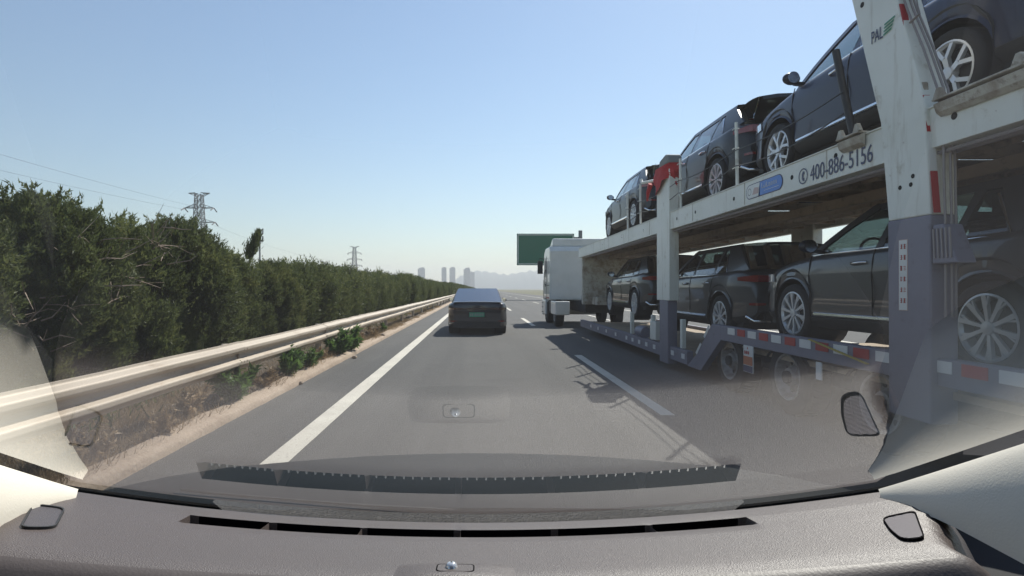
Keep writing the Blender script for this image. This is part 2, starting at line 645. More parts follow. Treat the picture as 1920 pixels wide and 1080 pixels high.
def tri_object(name, v, m, parent=None, core=None):
    me = bpy.data.meshes.new(name)
    n = len(v) // 3
    cv, cf = ([], []) if core is None else core
    nv = len(v)
    me.vertices.add(nv + len(cv))
    allv = np.concatenate([v, np.array(cv).reshape(-1, 3)]) if len(cv) else v
    me.vertices.foreach_set('co', allv.astype(np.float32).ravel())
    loops = list(range(nv))
    starts = list(range(0, nv, 3))
    totals = [3] * n
    for f in cf:
        starts.append(len(loops))
        totals.append(len(f))
        loops.extend([i + nv for i in f])
    me.loops.add(len(loops))
    me.loops.foreach_set('vertex_index', loops)
    me.polygons.add(len(starts))
    me.polygons.foreach_set('loop_start', starts)
    me.polygons.foreach_set('loop_total', totals)
    me.materials.append(m)
    me.update(calc_edges=True)
    me.validate()
    o = bpy.data.objects.new(name, me)
    link(o, parent)
    return o

def crown(seed, n_spray, leaves, hw=(1.0, .78), h=(.12, 2.35), lscale=1.0, twigs=True):
    """juniper crown: upright pointed sprays over a lumpy block"""
    r = np.random.default_rng(seed)
    # lumps that make light and dark clumps
    nl = 17
    lump_c = np.stack([r.choice([-1, 1], nl) * r.uniform(.35, .95, nl), r.uniform(-.95, .95, nl), r.uniform(.05, .95, nl)], 1)
    lump_r = r.uniform(.24, .50, nl)
    pts = []
    while len(pts) < n_spray:
        p = np.array([r.uniform(-1, 1), r.uniform(-1, 1), r.uniform(0, 1)])
        # superellipse body, a little narrower at the base and top
        zz = p[2]
        wid = 1.0 - .5 * (max(0, zz - .55) / .45) ** 2 - .25 * max(0, .15 - zz) / .15
        q = (abs(p[0]) ** 3 + abs(p[1]) ** 3) ** (1 / 3)
        if q > wid:
            continue
        d = np.linalg.norm((lump_c - p) * np.array([1, 1, 1.5]), axis=1) - lump_r
        dm = d.min()
        if dm > .05:
            if r.uniform() > .05:
                continue
        if q < .45 * wid and zz < .8 and r.uniform() < .9:
            continue
        pts.append(p)
    P = np.array(pts)
    top = h[0] + (h[1] - h[0])
    base = np.stack([P[:, 0] * hw[0], P[:, 1] * hw[1], h[0] + P[:, 2] * (h[1] - h[0])], 1)
    outd = np.stack([P[:, 0] * .7, P[:, 1] * .6, np.full(len(P), .55)], 1) + r.normal(size=(len(P), 3)) * .28
    outd[:, 2] = np.abs(outd[:, 2]) + .2
    outd /= np.linalg.norm(outd, axis=1, keepdims=True)
    tall = r.uniform(size=len(P)) < .1
    slen = r.uniform(.10, .24, len(P)) * lscale
    slen[tall] *= 1.35
    # leaves along each spray
    k = leaves
    t = r.uniform(0, 1, (len(P), k))
    pos = base[:, None, :] + outd[:, None, :] * (t * slen[:, None])[:, :, None]
    pos = pos + r.normal(size=pos.shape) * (.030 * lscale) * (1.2 - t)[:, :, None]
    ld = outd[:, None, :] * .9 + r.normal(size=pos.shape) * .48
    ld[:, :, 2] += .22
    ld /= np.linalg.norm(ld, axis=2, keepdims=True)
    n = len(P) * k
    L = r.uniform(.03, .075, n) * lscale
    W = r.uniform(.012, .024, n) * lscale
    return leaf_mesh('c', pos.reshape(-1, 3), ld.reshape(-1, 3), L, W)

def core_block(seed, hw, h):  # added to block light coming through the leaves
    """lumpy leaf-coloured solid inside a crown"""
    r = random.Random(seed)
    b = MB()
    rows = []
    nu, nv_ = 10, 7
    for j in range(nv_ + 1):
        z = lerp(h[0], h[1], j / nv_)
        s = 1 - .5 * max(0, j / nv_ - .7) / .3
        row = []
        for i in range(nu):
            t = 2 * math.pi * i / nu
            c, s_ = math.cos(t), math.sin(t)
            q = (abs(c) ** 3 + abs(s_) ** 3) ** (1 / 3)
            k = s * r.uniform(.8, 1.08)
            row.append((c / q * hw[0] * k, s_ / q * hw[1] * k, z + r.uniform(-.08, .08)))
        row.append(row[0])
        rows.append(row)
    b.grid(rows)
    b.add(rows[-1][:-1], [tuple(range(nu))])
    return b.v, b.f

def trunk_mesh(name, parent, h, r0, seed):
    rr = random.Random(seed)
    b = MB()
    pts = [(0, 0, -.1)]
    for k in range(1, 5):
        pts.append((rr.uniform(-.06, .06), rr.uniform(-.06, .06), h * k / 4))
    b.tube(pts, [r0, r0 * .9, r0 * .7, r0 * .5, r0 * .3], 7)
    for k in range(9):
        a = rr.uniform(0, 6.28)
        z = rr.uniform(.2, h * .9)
        l = rr.uniform(.3, .7)
        b.tube([(0, 0, z), (math.cos(a) * l * .5, math.sin(a) * l * .5, z + l * .35), (math.cos(a) * l, math.sin(a) * l, z + l * .8)], [r0 * .4, r0 * .25, r0 * .1], 5)
    return b.build(name, M['bark'], parent, smooth=60, local=True)

def make_tree(seed, n_spray, leaves, h, hw=(.98, .74), ls=1.0):
    t = thing('juniper', 'x', 'tree')
    tri_object('crown', crown(seed, n_spray, leaves, hw, (.1, h), ls), M['leaf_hedge'], t, core_block(seed, (hw[0] * .66, hw[1] * .7), (.25, h * .84)))
    trunk_mesh('trunk', t, h * .8, .07, seed)
    return t

near_protos = [make_tree(11, 4900, 25, 2.28), make_tree(12, 4900, 25, 2.18), make_tree(13, 4900, 25, 2.36)]
far_protos = [make_tree(21, 1500, 16, 2.2, ls=1.5), make_tree(22, 1500, 16, 2.1, ls=1.5), make_tree(23, 1500, 16, 2.35, ls=1.5)]
used = set()
HG = 'junipers of the median hedge'
near_labels = [
    'dense juniper at the left frame edge behind the guardrail',
    'juniper with a gap and a few bare twigs, left end of the hedge',
    'tall juniper with bare brown branches showing through its middle',
    'juniper with broken dead twigs near its top, just before the step down',
    'lower juniper right after the step, below the tall lattice pylon',
    'juniper with rounded light green top between the pylon and the mast',
]
yy = 2.2
i = 0
heights = [2.22, 2.3, 2.36, 2.42, 2.5, 2.44, 2.1, 2.2, 2.2, 2.08, 2.18, 2.24, 2.2]
while yy < 96:
    near = yy < 15
    pool = near_protos if near else far_protos
    p = pool[(i * 2 + i // 3) % 3]
    if p.name not in used:
        used.add(p.name)
        t = p
    else:
        t = copy_tree(p)
    ph = {2.22: 1}
    base_h = [2.22, 2.12, 2.3, 2.2, 2.1, 2.35][(near_protos + far_protos).index(p)] + .2
    want = heights[i] if i < len(heights) else rng.uniform(2.1, 2.5)
    sz = want / base_h
    t.location = ((-5.15 if i < 6 else -5.5) + rng.uniform(-.22, .22), yy, .05)
    t.scale = (rng.uniform(.92, 1.1), rng.uniform(.9, 1.12), sz)
    t.rotation_euler = (0, 0, (i % 2) * math.pi + rng.uniform(-.2, .2))
    t['group'] = HG
    t['label'] = near_labels[i - 1] if 0 < i <= len(near_labels) else ('juniper nearest our car, outside the left edge of the view' if i == 0 else
                 'dark green juniper standing close in the hedge row, receding towards the tower blocks')
    yy += 1.32 if near else rng.uniform(1.25, 1.5)
    i += 1

# hedge going on to the distance: one mass
v = []
r = np.random.default_rng(5)
for (ya, yb, n, ls) in ((96, 180, 22000, 3.2), (180, 420, 22000, 5.5), (420, 900, 14000, 10)):
    y = r.uniform(ya, yb, n)
    x = -5.5 + r.uniform(-1, 1, n)
    hh = 2.35 + .16 * np.sin(y * 1.9) + .12 * np.sin(y * .63 + 1)
    z = r.uniform(.1, 1, n) ** .7 * hh
    d = np.stack([r.normal(size=n) * .5 + .3, r.normal(size=n) * .5, np.abs(r.normal(size=n)) + .5], 1)
    d /= np.linalg.norm(d, axis=1, keepdims=True)
    v.append(leaf_mesh('f', np.stack([x, y, z], 1), d, r.uniform(.05, .1, n) * ls, r.uniform(.03, .06, n) * ls))
cb = MB()
cb.grid([[(x, y, z) for x, z in ((-6.3, .1), (-6.3, 1.8), (-6.1, 2.2), (-4.9, 2.2), (-4.65, 1.8), (-4.65, .1))] for y in (96, 200, 400, 900)])
fh = tri_object('distant_hedge', np.concatenate(v), M['leaf_far'], None, (cb.v, cb.f))
fh['kind'] = 'stuff'
fh['label'] = 'far run of the dark hedge shrinking towards the horizon'

# bare dead branches in the tall juniper
rr = random.Random(9)
def twigs(parent, cx, cy, cz, n, spread, ln):
    b = MB()
    for k in range(n):
        p = Vector((cx + rr.uniform(0, .12), cy + rr.gauss(0, spread[0]), cz + rr.gauss(0, spread[1])))
        q = p
        d = Vector((rr.uniform(.1, .6), rr.uniform(-1, .6), rr.uniform(-.15, .55))).normalized()
        pts = [p]
        for s in range(3):
            d = (d + Vector((rr.gauss(0, .25), rr.gauss(0, .3), rr.gauss(0, .25)))).normalized()
            q = q + d * ln * rr.uniform(.2, .45)
            pts.append(q)
        r0 = rr.uniform(.005, .011)
        b.tube(pts, [r0, r0 * .8, r0 * .6, r0 * .3], 5)
        if rr.random() < .6:
            m_ = pts[1]
            b.tube([m_, m_ + Vector((rr.uniform(0, .1), rr.uniform(-.15, .15), rr.uniform(0, .15)))], [r0 * .6, r0 * .2], 4)
    return b
db = twigs(None, -4.34, 6.5, 1.5, 26, (.28, .2), .55)
d2 = twigs(None, -4.3, 7.5, 1.95, 16, (.22, .13), .45)
d3 = twigs(None, -4.36, 5.6, 1.05, 18, (.25, .2), .4)
db.v, n0 = db.v, 0
for k_, b_ in enumerate((db, d2, d3)):
    o = b_.build('dead_branches', M['dead_wood'])
    o['kind'] = 'stuff'
    o['label'] = ['tangle of bare brown twigs in the middle of the hedge face', 'bare broken twigs near the top of the hedge', 'pale dead twigs low in the hedge'][k_]

# ---------------- dry grass on the verge and green weeds
r = np.random.default_rng(77)
n = 70000
cx = r.uniform(-4.2, -2.82, 90)
cy = 2.4 + r.uniform(0, 1, 90) ** 1.7 * 40
which = r.integers(0, 90, n)
x = cx[which] + r.normal(size=n) * .2
y = cy[which] + r.normal(size=n) * .32
ok = (x < -2.72)
x, y = x[ok], y[ok]
n = len(x)
d = np.stack([r.normal(size=n) * .5, r.normal(size=n) * .5, np.abs(r.normal(size=n)) * .5 + .3], 1)
d /= np.linalg.norm(d, axis=1, keepdims=True)
v = leaf_mesh('g', np.stack([x, y, np.full(n, .055)], 1), d, r.uniform(.05, .19, n), r.uniform(.005, .014, n))
gobj = tri_object('dry_grass', v, M['dry_grass'])
gobj['kind'] = 'stuff'
gobj['label'] = 'dry straw-coloured grass in tufts under the guardrail'
# sparse low green ground cover behind the rail
n = 26000
y = 2.2 + r.uniform(0, 1, n) ** 1.4 * 45
x = -4.1 + r.normal(size=n) * .35
x = np.minimum(x, -3.1)
clump = np.sin(x * 5.1 + y * 2.3) + np.sin(y * 3.7 - x * 2.2)
ok = clump > .2
x, y = x[ok], y[ok]
n = len(x)
d = np.stack([r.normal(size=n) * .5, r.normal(size=n) * .5, np.abs(r.normal(size=n)) * .6 + .25], 1)
d /= np.linalg.norm(d, axis=1, keepdims=True)
v = leaf_mesh('g', np.stack([x, y, .08 + r.uniform(0, .22, n)], 1), d, r.uniform(.06, .16, n), r.uniform(.012, .03, n))
uobj = tri_object('undergrowth', v, M['leaf_hedge'])
uobj['kind'] = 'stuff'
uobj['label'] = 'dark low undergrowth between the guardrail and the hedge'

def weed(loc, s, n, seed, label, leaf='leaf_weed', group='green weeds under the guardrail'):
    r = np.random.default_rng(seed)
    t = thing('weed', label, 'plant', loc, group)
    ns = 9
    b = MB()
    P, D = [], []
    for k in range(ns):
        a = r.uniform(0, 6.28)
        lean = r.uniform(.2, .9)
        tip = Vector((math.cos(a) * lean * s * .8, math.sin(a) * lean * s * 1.1, s * r.uniform(.5, 1.05)))
        b.tube([(0, 0, -.03), tip * .5 + Vector((0, 0, s * .08)), tip], [.006, .004, .002], 4)
        for q in range(n // ns):
            u = r.uniform(.25, 1)
            P.append(np.array(tip) * u + r.normal(size=3) * .05 * s)
            dd = np.array([math.cos(a), math.sin(a), .5]) + r.normal(size=3) * .7
            D.append(dd / np.linalg.norm(dd))
    b.build('stem', M[leaf], t, local=True)
    P, D = np.array(P), np.array(D)
    L = r.uniform(.05, .1, len(P)) * (s / .4)
    v = leaf_mesh('w', P, D, L, L * .38)
    # leaf = two triangles: mirror the narrow triangle into a lens shape
    v2 = v.reshape(-1, 3, 3).copy()
    v2[:, 2] = (P - D * L[:, None] * .35)
    v = np.concatenate([v, v2[:, [1, 0, 2]].reshape(-1, 3)])
    tri_object('leaves', v, M[leaf], t)['kind'] = 'stuff'
    return t
weed((-2.86, 6.7, .06), .42, 1300, 1, 'bright green weed under the guardrail nearest our car')
weed((-2.93, 8.6, .06), .44, 1300, 2, 'green weed under the guardrail, second from our car')
weed((-2.86, 9.6, .06), .34, 800, 6, 'small green weed beside the concrete edging, third from our car')
weed((-2.85, 11.4, .06), .52, 1500, 3, 'largest green weed, reaching up to the lower rail wave')
weed((-2.82, 12.3, .06), .48, 1200, 4, 'green weed leaning over the edging just beyond the largest one')
weed((-3.0, 17.8, .06), .3, 400, 5, 'small dark weed far along beneath the guardrail')

DG = 'dry weeds under the guardrail'
for k_, (x_, y_, s_, n_) in enumerate(((-2.95, 4.3, .26, 420), (-2.88, 5.2, .24, 420), (-3.0, 5.9, .30, 500), (-2.9, 7.6, .26, 420), (-2.9, 10.4, .28, 420), (-2.88, 13.8, .3, 420), (-2.9, 15.6, .32, 420))):
    weed((x_, y_, .06), s_, n_, 40 + k_, ['brown dry weed nearest our car, low beside the concrete edging', 'straw-coloured dry weed next after the nearest one', 'larger dry weed just before the first green weed',
         'dry weed between the first and second green weeds', 'dry weed just before the largest green weed', 'dry weed beyond the leaning green weed', 'farthest dry weed under the guardrail'][k_], 'dry_grass', DG)
# ================================================================ pylons and power lines
def lattice(b, x, y, z0, z1, w0, w1, nseg, r=.09):
    for k in range(nseg):
        za, zb = lerp(z0, z1, k / nseg), lerp(z0, z1, (k + 1) / nseg)
        wa, wb = lerp(w0, w1, k / nseg) / 2, lerp(w0, w1, (k + 1) / nseg) / 2
        cs = ((-1, -1), (1, -1), (1, 1), (-1, 1))
        for i in range(4):
            c, d = cs[i], cs[(i + 1) % 4]
            b.bar((x + c[0] * wa, y + c[1] * wa, za), (x + c[0] * wb, y + c[1] * wb, zb), r * 1.5)
            b.bar((x + c[0] * wa, y + c[1] * wa, za), (x + d[0] * wb, y + d[1] * wb, zb), r)
            b.bar((x + d[0] * wa, y + d[1] * wa, za), (x + c[0] * wb, y + c[1] * wb, zb), r)
            b.bar((x + c[0] * wb, y + c[1] * wb, zb), (x + d[0] * wb, y + d[1] * wb, zb), r)

def pylon(loc, H, label):
    t = thing('pylon', label, 'pylon', loc, 'lattice pylons beyond the hedge')
    x, y, z = loc
    b = MB()
    lattice(b, x, y, 0, H * .62, 7.0, 2.6, 7, .16)
    lattice(b, x, y, H * .62, H * .97, 2.6, 1.7, 6, .13)
    b.build('mast', M['galv'], t)
    for zz, w in ((.985, 6.2), (.84, 8.6), (.70, 9.4), (.565, 9.8)):
        top = zz > .95
        for s in (-1, 1):
            c = MB()
            tip = Vector((x + s * w / 2 * 1.0, y, H * zz))
            for dy in (-.8, .8):
                c.bar((x + s * .8, y + dy, H * zz), tip, .2)
                c.bar((x + s * .8, y + dy, H * zz + (-.9 if top else 1.1)), tip, .14)
            for q in (.3, .6):
                px = lerp(x + s * .8, tip.x, q)
                c.bar((px, y, H * zz), (px, y, H * zz + (1 - q) * (-.8 if top else 1.0)), .1)
            arm = c.build('cross_arm', M['galv'], t)
        if not top:
            for s in (-1, 1):
                c = MB()
                tip = Vector((x + s * w / 2, y, H * zz))
                for dy in (-1, 1):
                    c.tube([tip, tip + Vector((0, dy * 1.9, -.9))], .16, 6)
                c.build('insulator', M['wire'], arm)
    return t
pylon((-82, 166, 0), 30, 'tall lattice pylon with three pairs of arms above the hedge')
pylon((-82, 374, 0), 30, 'small far lattice pylon over the hedge top')
def wire(pa, pb, sag, label):
    b = MB()
    pa, pb = Vector(pa), Vector(pb)
    n = 24
    pts = []
    for k in range(n + 1):
        t = k / n
        p = pa.lerp(pb, t)
        p.z -= sag * 4 * t * (1 - t)
        pts.append(p)
    b.tube(pts, .022, 5)
    o = b.build('power_line', M['wire'])
    tag(o, label, 'power line', 'power lines over the hedge')
wire((-85.3, 164, 24.5), (-87, -40, 27), 3.0, 'faint outer power line running left from the upper pylon arm')
wire((-78.7, 164, 24.5), (-80, -40, 30), 3.0, 'faint inner power line running left from the upper pylon arm')
wire((-78.5, 168, 20.3), (-78.7, 374, 20.3), 4.0, 'faint power line sloping from the tall pylon to the far pylon')
# telecom mast at the hedge
t = thing('telecom_mast', 'slim telecom mast with small antennas beside a leaning cypress tip', 'mast', (-58, 150, 0))
b = MB()
b.tube([(-58, 150, 0), (-58, 150, 16.6)], [.32, .18], 8)
b.build('pole', M['galv'], t)
for z_ in (16.0, 14.0):
    b = MB()
    b.lathe([(.75, 0), (.8, .12), (.75, .2)], (-58, 150, z_), 'z', 12)
    for k in range(3):
        a = k * 2.1
        b.box((-58 + .8 * math.cos(a), 150 + .8 * math.sin(a), z_ + .7), (.3, .25, 1.5))
    b.build('antenna_ring', M['galv'], t)
# leaning cypress tip above the hedge
t = thing('cypress', 'slim cypress tip leaning right above the hedge near the mast', 'tree', (-6.2, 15.2, .05))
r = np.random.default_rng(4)
n = 1500
u = r.uniform(0, 1, n)
P = np.stack([.0 + u * .25 + r.normal(size=n) * .08 * np.sin(np.pi * np.clip(u * .9 + .08, 0, 1)), u * .1 + r.normal(size=n) * .07, 2.15 + u * .75], 1)
D = np.stack([.3 + r.normal(size=n) * .4, r.normal(size=n) * .4, np.full(n, .9)], 1)
D /= np.linalg.norm(D, axis=1, keepdims=True)
tri_object('crown', leaf_mesh('c', P, D, r.uniform(.08, .16, n), r.uniform(.02, .04, n)), M['leaf_hedge'], t)
b = MB()
b.tube([(0, 0, -.1), (.02, 0, 2), (.28, .1, 2.85)], [.05, .035, .01], 6)
b.build('trunk', M['bark'], t, local=True)

# ================================================================ towers, hills
def tower(x, y, w, d, h, rot, label, step=None):
    t = thing('tower_block', label, 'building', (x, y, 0), 'hazy tower blocks on the horizon')
    b = MB()
    b.box((0, 0, h / 2), (w, d, h))
    if step:
        b.box((w * .18, 0, h + step / 2), (w * .5, d * .7, step))
    b.box((-w * .2, 0, h + 2), (w * .25, d * .4, 4))
    b.build('wall', M['far_wall'], t, local=True)
    b = MB()
    n = int(h / 6)
    for k in range(n):
        z = 4 + k * 6
        for s in range(4):
            xx = (s - 1.5) * w * .23
            b.box((xx, -d / 2 - .05, z), (w * .13, .4, 3.0))
        for s in range(3):
            b.box((w / 2 + .05, (s - 1) * d * .28, z), (.4, d * .14, 3.0))
    b.build('windows', M['far_glass'], t, local=True)['kind'] = 'stuff'
    t.rotation_euler = (0, 0, rot)
    return t
D = 2300.0
def px(x, d):
    return (x - 897) / 1060 * d
tower(px(790, D), D, 26, 20, 84, .3, 'wide hazy tower just above the hedge crest, leftmost', 5)
tower(px(832.5, D), D, 18, 16, 87, .2, 'slim hazy tower, first of the close pair', 3)
tower(px(847.5, D), D + 40, 21, 17, 88, .25, 'slim hazy tower, second of the close pair', 4)
tower(px(876, D), D - 60, 22, 18, 80, .3, 'hazy tower in front of the blue hill', 6)
tower(px(884.5, D), D + 200, 19, 18, 76, .1, 'paler tower right beside the one before the blue hill')
tower(px(842, D), D + 300, 26, 16, 48, .1, 'low hazy block between the close pair of towers')
g = MB()
rr = random.Random(2)
for (yb, x0, x1, hs, sd) in ((4300, -260, 900, 150, 1),):
    rows = []
    NX, NY = 60, 10
    for j in range(NY + 1):
        row = []
        for i_ in range(NX + 1):
            u = i_ / NX
            x = lerp(x0, x1, u)
            prof = sinterp(u, [(0, 0), (.06, .5), (.13, .85), (.2, .98), (.3, .92), (.42, .8), (.6, 1.0), (.8, .7), (1, 0)])
            cross = math.sin(math.pi * j / NY) ** .8
            z = hs * prof * cross * (1 + .06 * math.sin(i_ * 1.7 + j) + .05 * rr.uniform(-1, 1)) - 2
            row.append((x, yb + j * 60, z))
        rows.append(row)
    g.grid(rows)
hill = struct(g.build('hills', M['hill'], smooth=80))

# ================================================================ overhead road sign
t = thing('road_sign', 'green overhead motorway sign on a grey gantry ahead of the carrier', 'road sign', (9.9, 75, 0))
b = MB()
b.box((8.9, 75, 6.65), (7.6, .12, 4.2))
pnl = b.build('sign_panel', M['sign_green'], t, bevel=.05)
b = MB()
for zz in (4.72, 8.58):
    b.box((8.9, 74.925, zz), (7.3, .03, .1))
for xx in (5.25, 12.55):
    b.box((xx, 74.925, 6.65), (.1, .03, 3.7))
b.build('sign_border', M['sign_white'], pnl)
b = MB()
b.tube([(13.6, 75.4, 0), (13.6, 75.4, 9.2)], .26, 12)
b.tube([(13.6, 75.4, 8.2), (5.2, 75.4, 8.2)], .16, 10)
b.tube([(13.6, 75.4, 5.6), (5.2, 75.4, 5.6)], .16, 10)
b.build('gantry', M['galv'], t, smooth=50)

# ================================================================ haze
g = MB()
g.b2((-3000, -250, -1.2), (3000, 5200, 175))
hz = g.build('haze', [], None)
hz['kind'] = 'stuff'
hm = bpy.data.materials.new('haze_air')
hm.use_nodes = True
nt = hm.node_tree
nt.nodes.clear()
out = nt.nodes.new('ShaderNodeOutputMaterial')
pv = nt.nodes.new('ShaderNodeVolumePrincipled')
pv.inputs['Color'].default_value = (.93, .96, 1, 1)
pv.inputs['Density'].default_value = HAZE
pv.inputs['Anisotropy'].default_value = 0.2
nt.links.new(pv.outputs[0], out.inputs['Volume'])
hz.data.materials.append(hm)
# ================================================================ cars
def make_wheel(parent, name, c, r, w, side, style, rim_r):
    """side -1: outer face towards -x.  wheel mesh = tyre, child rim"""
    b = MB()
    o = side * w / 2
    prof = [(rim_r, o * .75), (rim_r + .012, o * .95), (r * .9, o), (r * .975, o * .86), (r, o * .62), (r, -o * .62), (r * .975, -o * .86), (r * .9, -o), (rim_r, -o * .9)]
    b.lathe(prof, (0, 0, 0), 'x', 36)
    wh = b.build(name, M['tyre'], parent, smooth=50, local=True)
    wh.location = c
    b = MB()
    b.lathe([(rim_r + .004, o * .9), (rim_r - .012, o * .93), (rim_r - .03, o * .72), (rim_r - .035, -o * .3)], (0, 0, 0), 'x', 36)
    if style == 'ten':
        ns, ww = 10, .022
    elif style == 'five':
        ns, ww = 5, .04
    else:
        ns, ww = 7, .045
    f = o * .84
    for k in range(ns):
        a = 2 * math.pi * k / ns + .2
        ca, sa = math.cos(a), math.sin(a)
        def pt(rr_, t, dx):
            # local (tangential t, radial rr_)
            return (f + dx, rr_ * ca - t * sa, rr_ * sa + t * ca)
        if style == 'five':
            # each spoke forks towards the rim
            q0 = rim_r * .5
            for s in (-1, 1):
                b.prism([pt(.05, -.022, 0), pt(.05, .022, 0), pt(q0, .026, side * .012), pt(q0, -.026, side * .012)][::1], (-side * .035, 0, 0)) if s == -1 else None
                b.prism([pt(q0 - .01, s * .026, side * .012), pt(q0 + .01, s * .0, side * .012), pt(rim_r - .015, s * .062, side * .004), pt(rim_r - .012, s * .105, side * .004)], (-side * .03, 0, 0))
        elif style == 'ten':
            b.prism([pt(.045, -.012, side * .0), pt(.045, .012, 0), pt(rim_r - .014, .02, side * .01), pt(rim_r - .014, -.02, side * .01)], (-side * .03, 0, 0))
            b.prism([pt(rim_r * .55, .0, side * .005), pt(rim_r * .6, .014, side * .005), pt(rim_r - .014, .05, side * .006), pt(rim_r - .014, .033, side * .006)], (-side * .02, 0, 0))
        else:
            b.prism([pt(.05, -.026, 0), pt(.05, .026, 0), pt(rim_r - .014, .042, side * .008), pt(rim_r - .014, -.042, side * .008)], (-side * .03, 0, 0))
    b.lathe([(.001, f + side * .012), (.05, f + side * .008), (.06, f - side * .02), (.06, f - side * .05)], (0, 0, 0), 'x', 20)
    rim = b.build('rim', M['alloy'], wh, smooth=30, local=True)
    b = MB()
    b.lathe([(.001, f - side * .055), (rim_r * .68, f - side * .055), (rim_r * .68, f - side * .08), (.001, f - side * .08)], (0, 0, 0), 'x', 28)
    b.lathe([(rim_r - .03, -o * .2), (.001, -o * .2)], (0, 0, 0), 'x', 28)
    b.build('brake_disc', M['brake'], wh, local=True)
    return wh

def car(name, label, cat, P, paint, group=None, rimstyle='five', hatch=False):
    t = thing(name, label, cat, (0, 0, 0), group)
    L, W, H = P['L'], P['W'], P['H']
    yr, yf = P['yr'], P['yf']          # wheel centres (rear, front)
    wr, arch = P['r'], P['r'] + .065
    top = P['top']                     # shoulder / bonnet height along y
    bot = P['bot']
    zs_belt = P['belt']
    half = L / 2
    def plan(y):
        a = abs(y) / half
        k = P.get('nose', .80)
        if a < k:
            return W / 2 * (1 - .02 * (a / k) ** 2)
        u = (a - k) / (1 - k)
        return W / 2 * (.98 - .20 * u ** 2.4)
    def zbot(y):
        z = interp(y, bot)
        for c in (yr, yf):
            d = abs(y - c)
            if d < arch:
                z = max(z, wr + math.sqrt(arch * arch - d * d))
        return z
    ys = set()
    n = 54
    for k in range(n + 1):
        ys.add(round(-half + L * k / n, 4))
    for c in (yr, yf):
        for k in range(13):
            ys.add(round(c + arch * math.cos(math.pi * k / 12), 4))
    for e in (.0, .02, .05, .09, .14):
        ys.add(round(half - e, 4))
        ys.add(round(-half + e, 4))
    ys = sorted(ys)
    def section(y, s):
        w = plan(y)
        zt = sinterp(y, top)
        zb = zbot(y)
        zsh = zt - .045
        pts = [(w * .90, zb), (w * .97, zb + .07), (w * .992, .40), (w * .972, .60), (w * 1.0, min(.80, zsh - .1)), (w * .978, zsh - .05), (w * .955, zsh), (w * .89, zt - .008), (w * .72, zt + P.get('bulge', .012)), (w * .35, zt + .02 + P.get('bulge', .012)), (0, zt + .022 + P.get('bulge', .012))]
        out = []
        for i, (x, z) in enumerate(pts):
            z = max(z, min(zb, zt))
            z = min(z, zt + .05)
            out.append((s * x, y, z))
        return out
    b = MB()
    for s in (-1, 1):
        b.grid([section(y, s) for y in ys], s > 0)
        for ye, fl in ((ys[0], s > 0), (ys[-1], s < 0)):
            sec = section(ye, s)
            zc = [(0, ye, p[2]) for p in sec]
            b.grid([sec, zc], not fl)
    body = b.build('body', paint, t, smooth=38, local=True)
    # underbody and wheel wells
    b = MB()
    b.b2((-W / 2 * .86, -half + .25, .2), (W / 2 * .86, half - .25, .34))
    for c in (yr, yf):
        b.b2((-W / 2 * .60, c - arch, .25), (W / 2 * .60, c + arch, .8))
        for s in (-1, 1):
            b.lathe([(arch - .004, s * W / 2 * .6), (arch - .004, s * W / 2 * .955)], (0, c, wr), 'x', 28)
    b.build('underbody', M['plastic_black'], t, local=True)
    # black cladding strip and chrome sill strip
    b = MB()
    ch = MB()
    for s in (-1, 1):
        rows = []
        for y in ys:
            if abs(y) > half - .1:
                continue
            w = plan(y)
            zb = zbot(y)
            inarch = any(abs(y - c) < arch for c in (yr, yf))
            hgt = P.get('clad', .12)
            o_ = 1.006
            rows.append([(s * w * .90 * o_, y, zb - .004), (s * (w * .975 * o_ + .002), y, zb + .06), (s * (w * .99 * o_ + .004), y, zb + hgt), (s * w * .975, y, zb + hgt + .012)])
        b.grid(rows, s > 0)
        if P.get('chrome_sill'):
            ya, yb = yr + arch + .06, yf - arch - .06
            rows = []
            for k in range(13):
                y = lerp(ya, yb, k / 12)
                w = plan(y)
                zz = interp(y, bot) + hgt_s
                rows.append([(s * (w * .992 + .006), y, zz), (s * (w * .992 + .016), y, zz + .012), (s * (w * .992 + .014), y, zz + .034), (s * (w * .992 + .002), y, zz + .042)])
            ch.grid(rows, s > 0)
    b.build('cladding', M['plastic_black'], t, smooth=40, local=True)
    if P.get('chrome_sill'):
        ch.build('sill_trim', M['chrome'], t, smooth=40, local=True)
    # ---------- greenhouse
    zb0 = zs_belt
    gA, gAt, gDt, gD = P['gh']   # (y,z): A base, A top, D top, D base
    roof = P['roof']             # list (y, z) from A top to D top
    wb = W / 2 * .925
    wt = W / 2 * P.get('tumble', .68)
    zr = H
    def gx(y, z):
        tt = (z - zb0) / (zr - zb0)
        tt = max(-.1, min(1.0, tt))
        base = wb
        # narrows towards both ends
        m_ = (gA[0] + gD[0]) / 2
        hl = (gA[0] - gD[0]) / 2
        e = min(1.3, abs(y - m_) / hl)
        k = 1 - .10 * e ** 3
        return lerp(base, wt, tt ** 1.15 if tt > 0 else 0) * k
    def on(y, z, s, off=0.0):
        return (s * (gx(y, z) + off), y, z)
    def ptop(y):
        if y > gAt[0]:
            return lerp(gAt[1], gA[1], (y - gAt[0]) / (gA[0] - gAt[0]))
        if y < gDt[0]:
            return lerp(gDt[1], gD[1], (gDt[0] - y) / max(1e-3, gDt[0] - gD[0]))
        return sinterp(y, roof)
    # frame: roof rail + pillars as curved strips with thickness
    fr = MB()
    def strip(path_o, path_i, s, th=.035):
        """two (y,z) polylines of equal length -> slab"""
        A = [on(y, z, s) for y, z in path_o]
        B = [on(y, z, s) for y, z in path_i]
        A2 = [on(y, z, s, -th) for y, z in path_o]
        B2 = [on(y, z, s, -th) for y, z in path_i]
        fr.grid([A, B], s > 0)
        fr.grid([A2, B2], s < 0)
        fr.grid([B, B2], s > 0)
        fr.grid([A, A2], s < 0)
    nA = 10
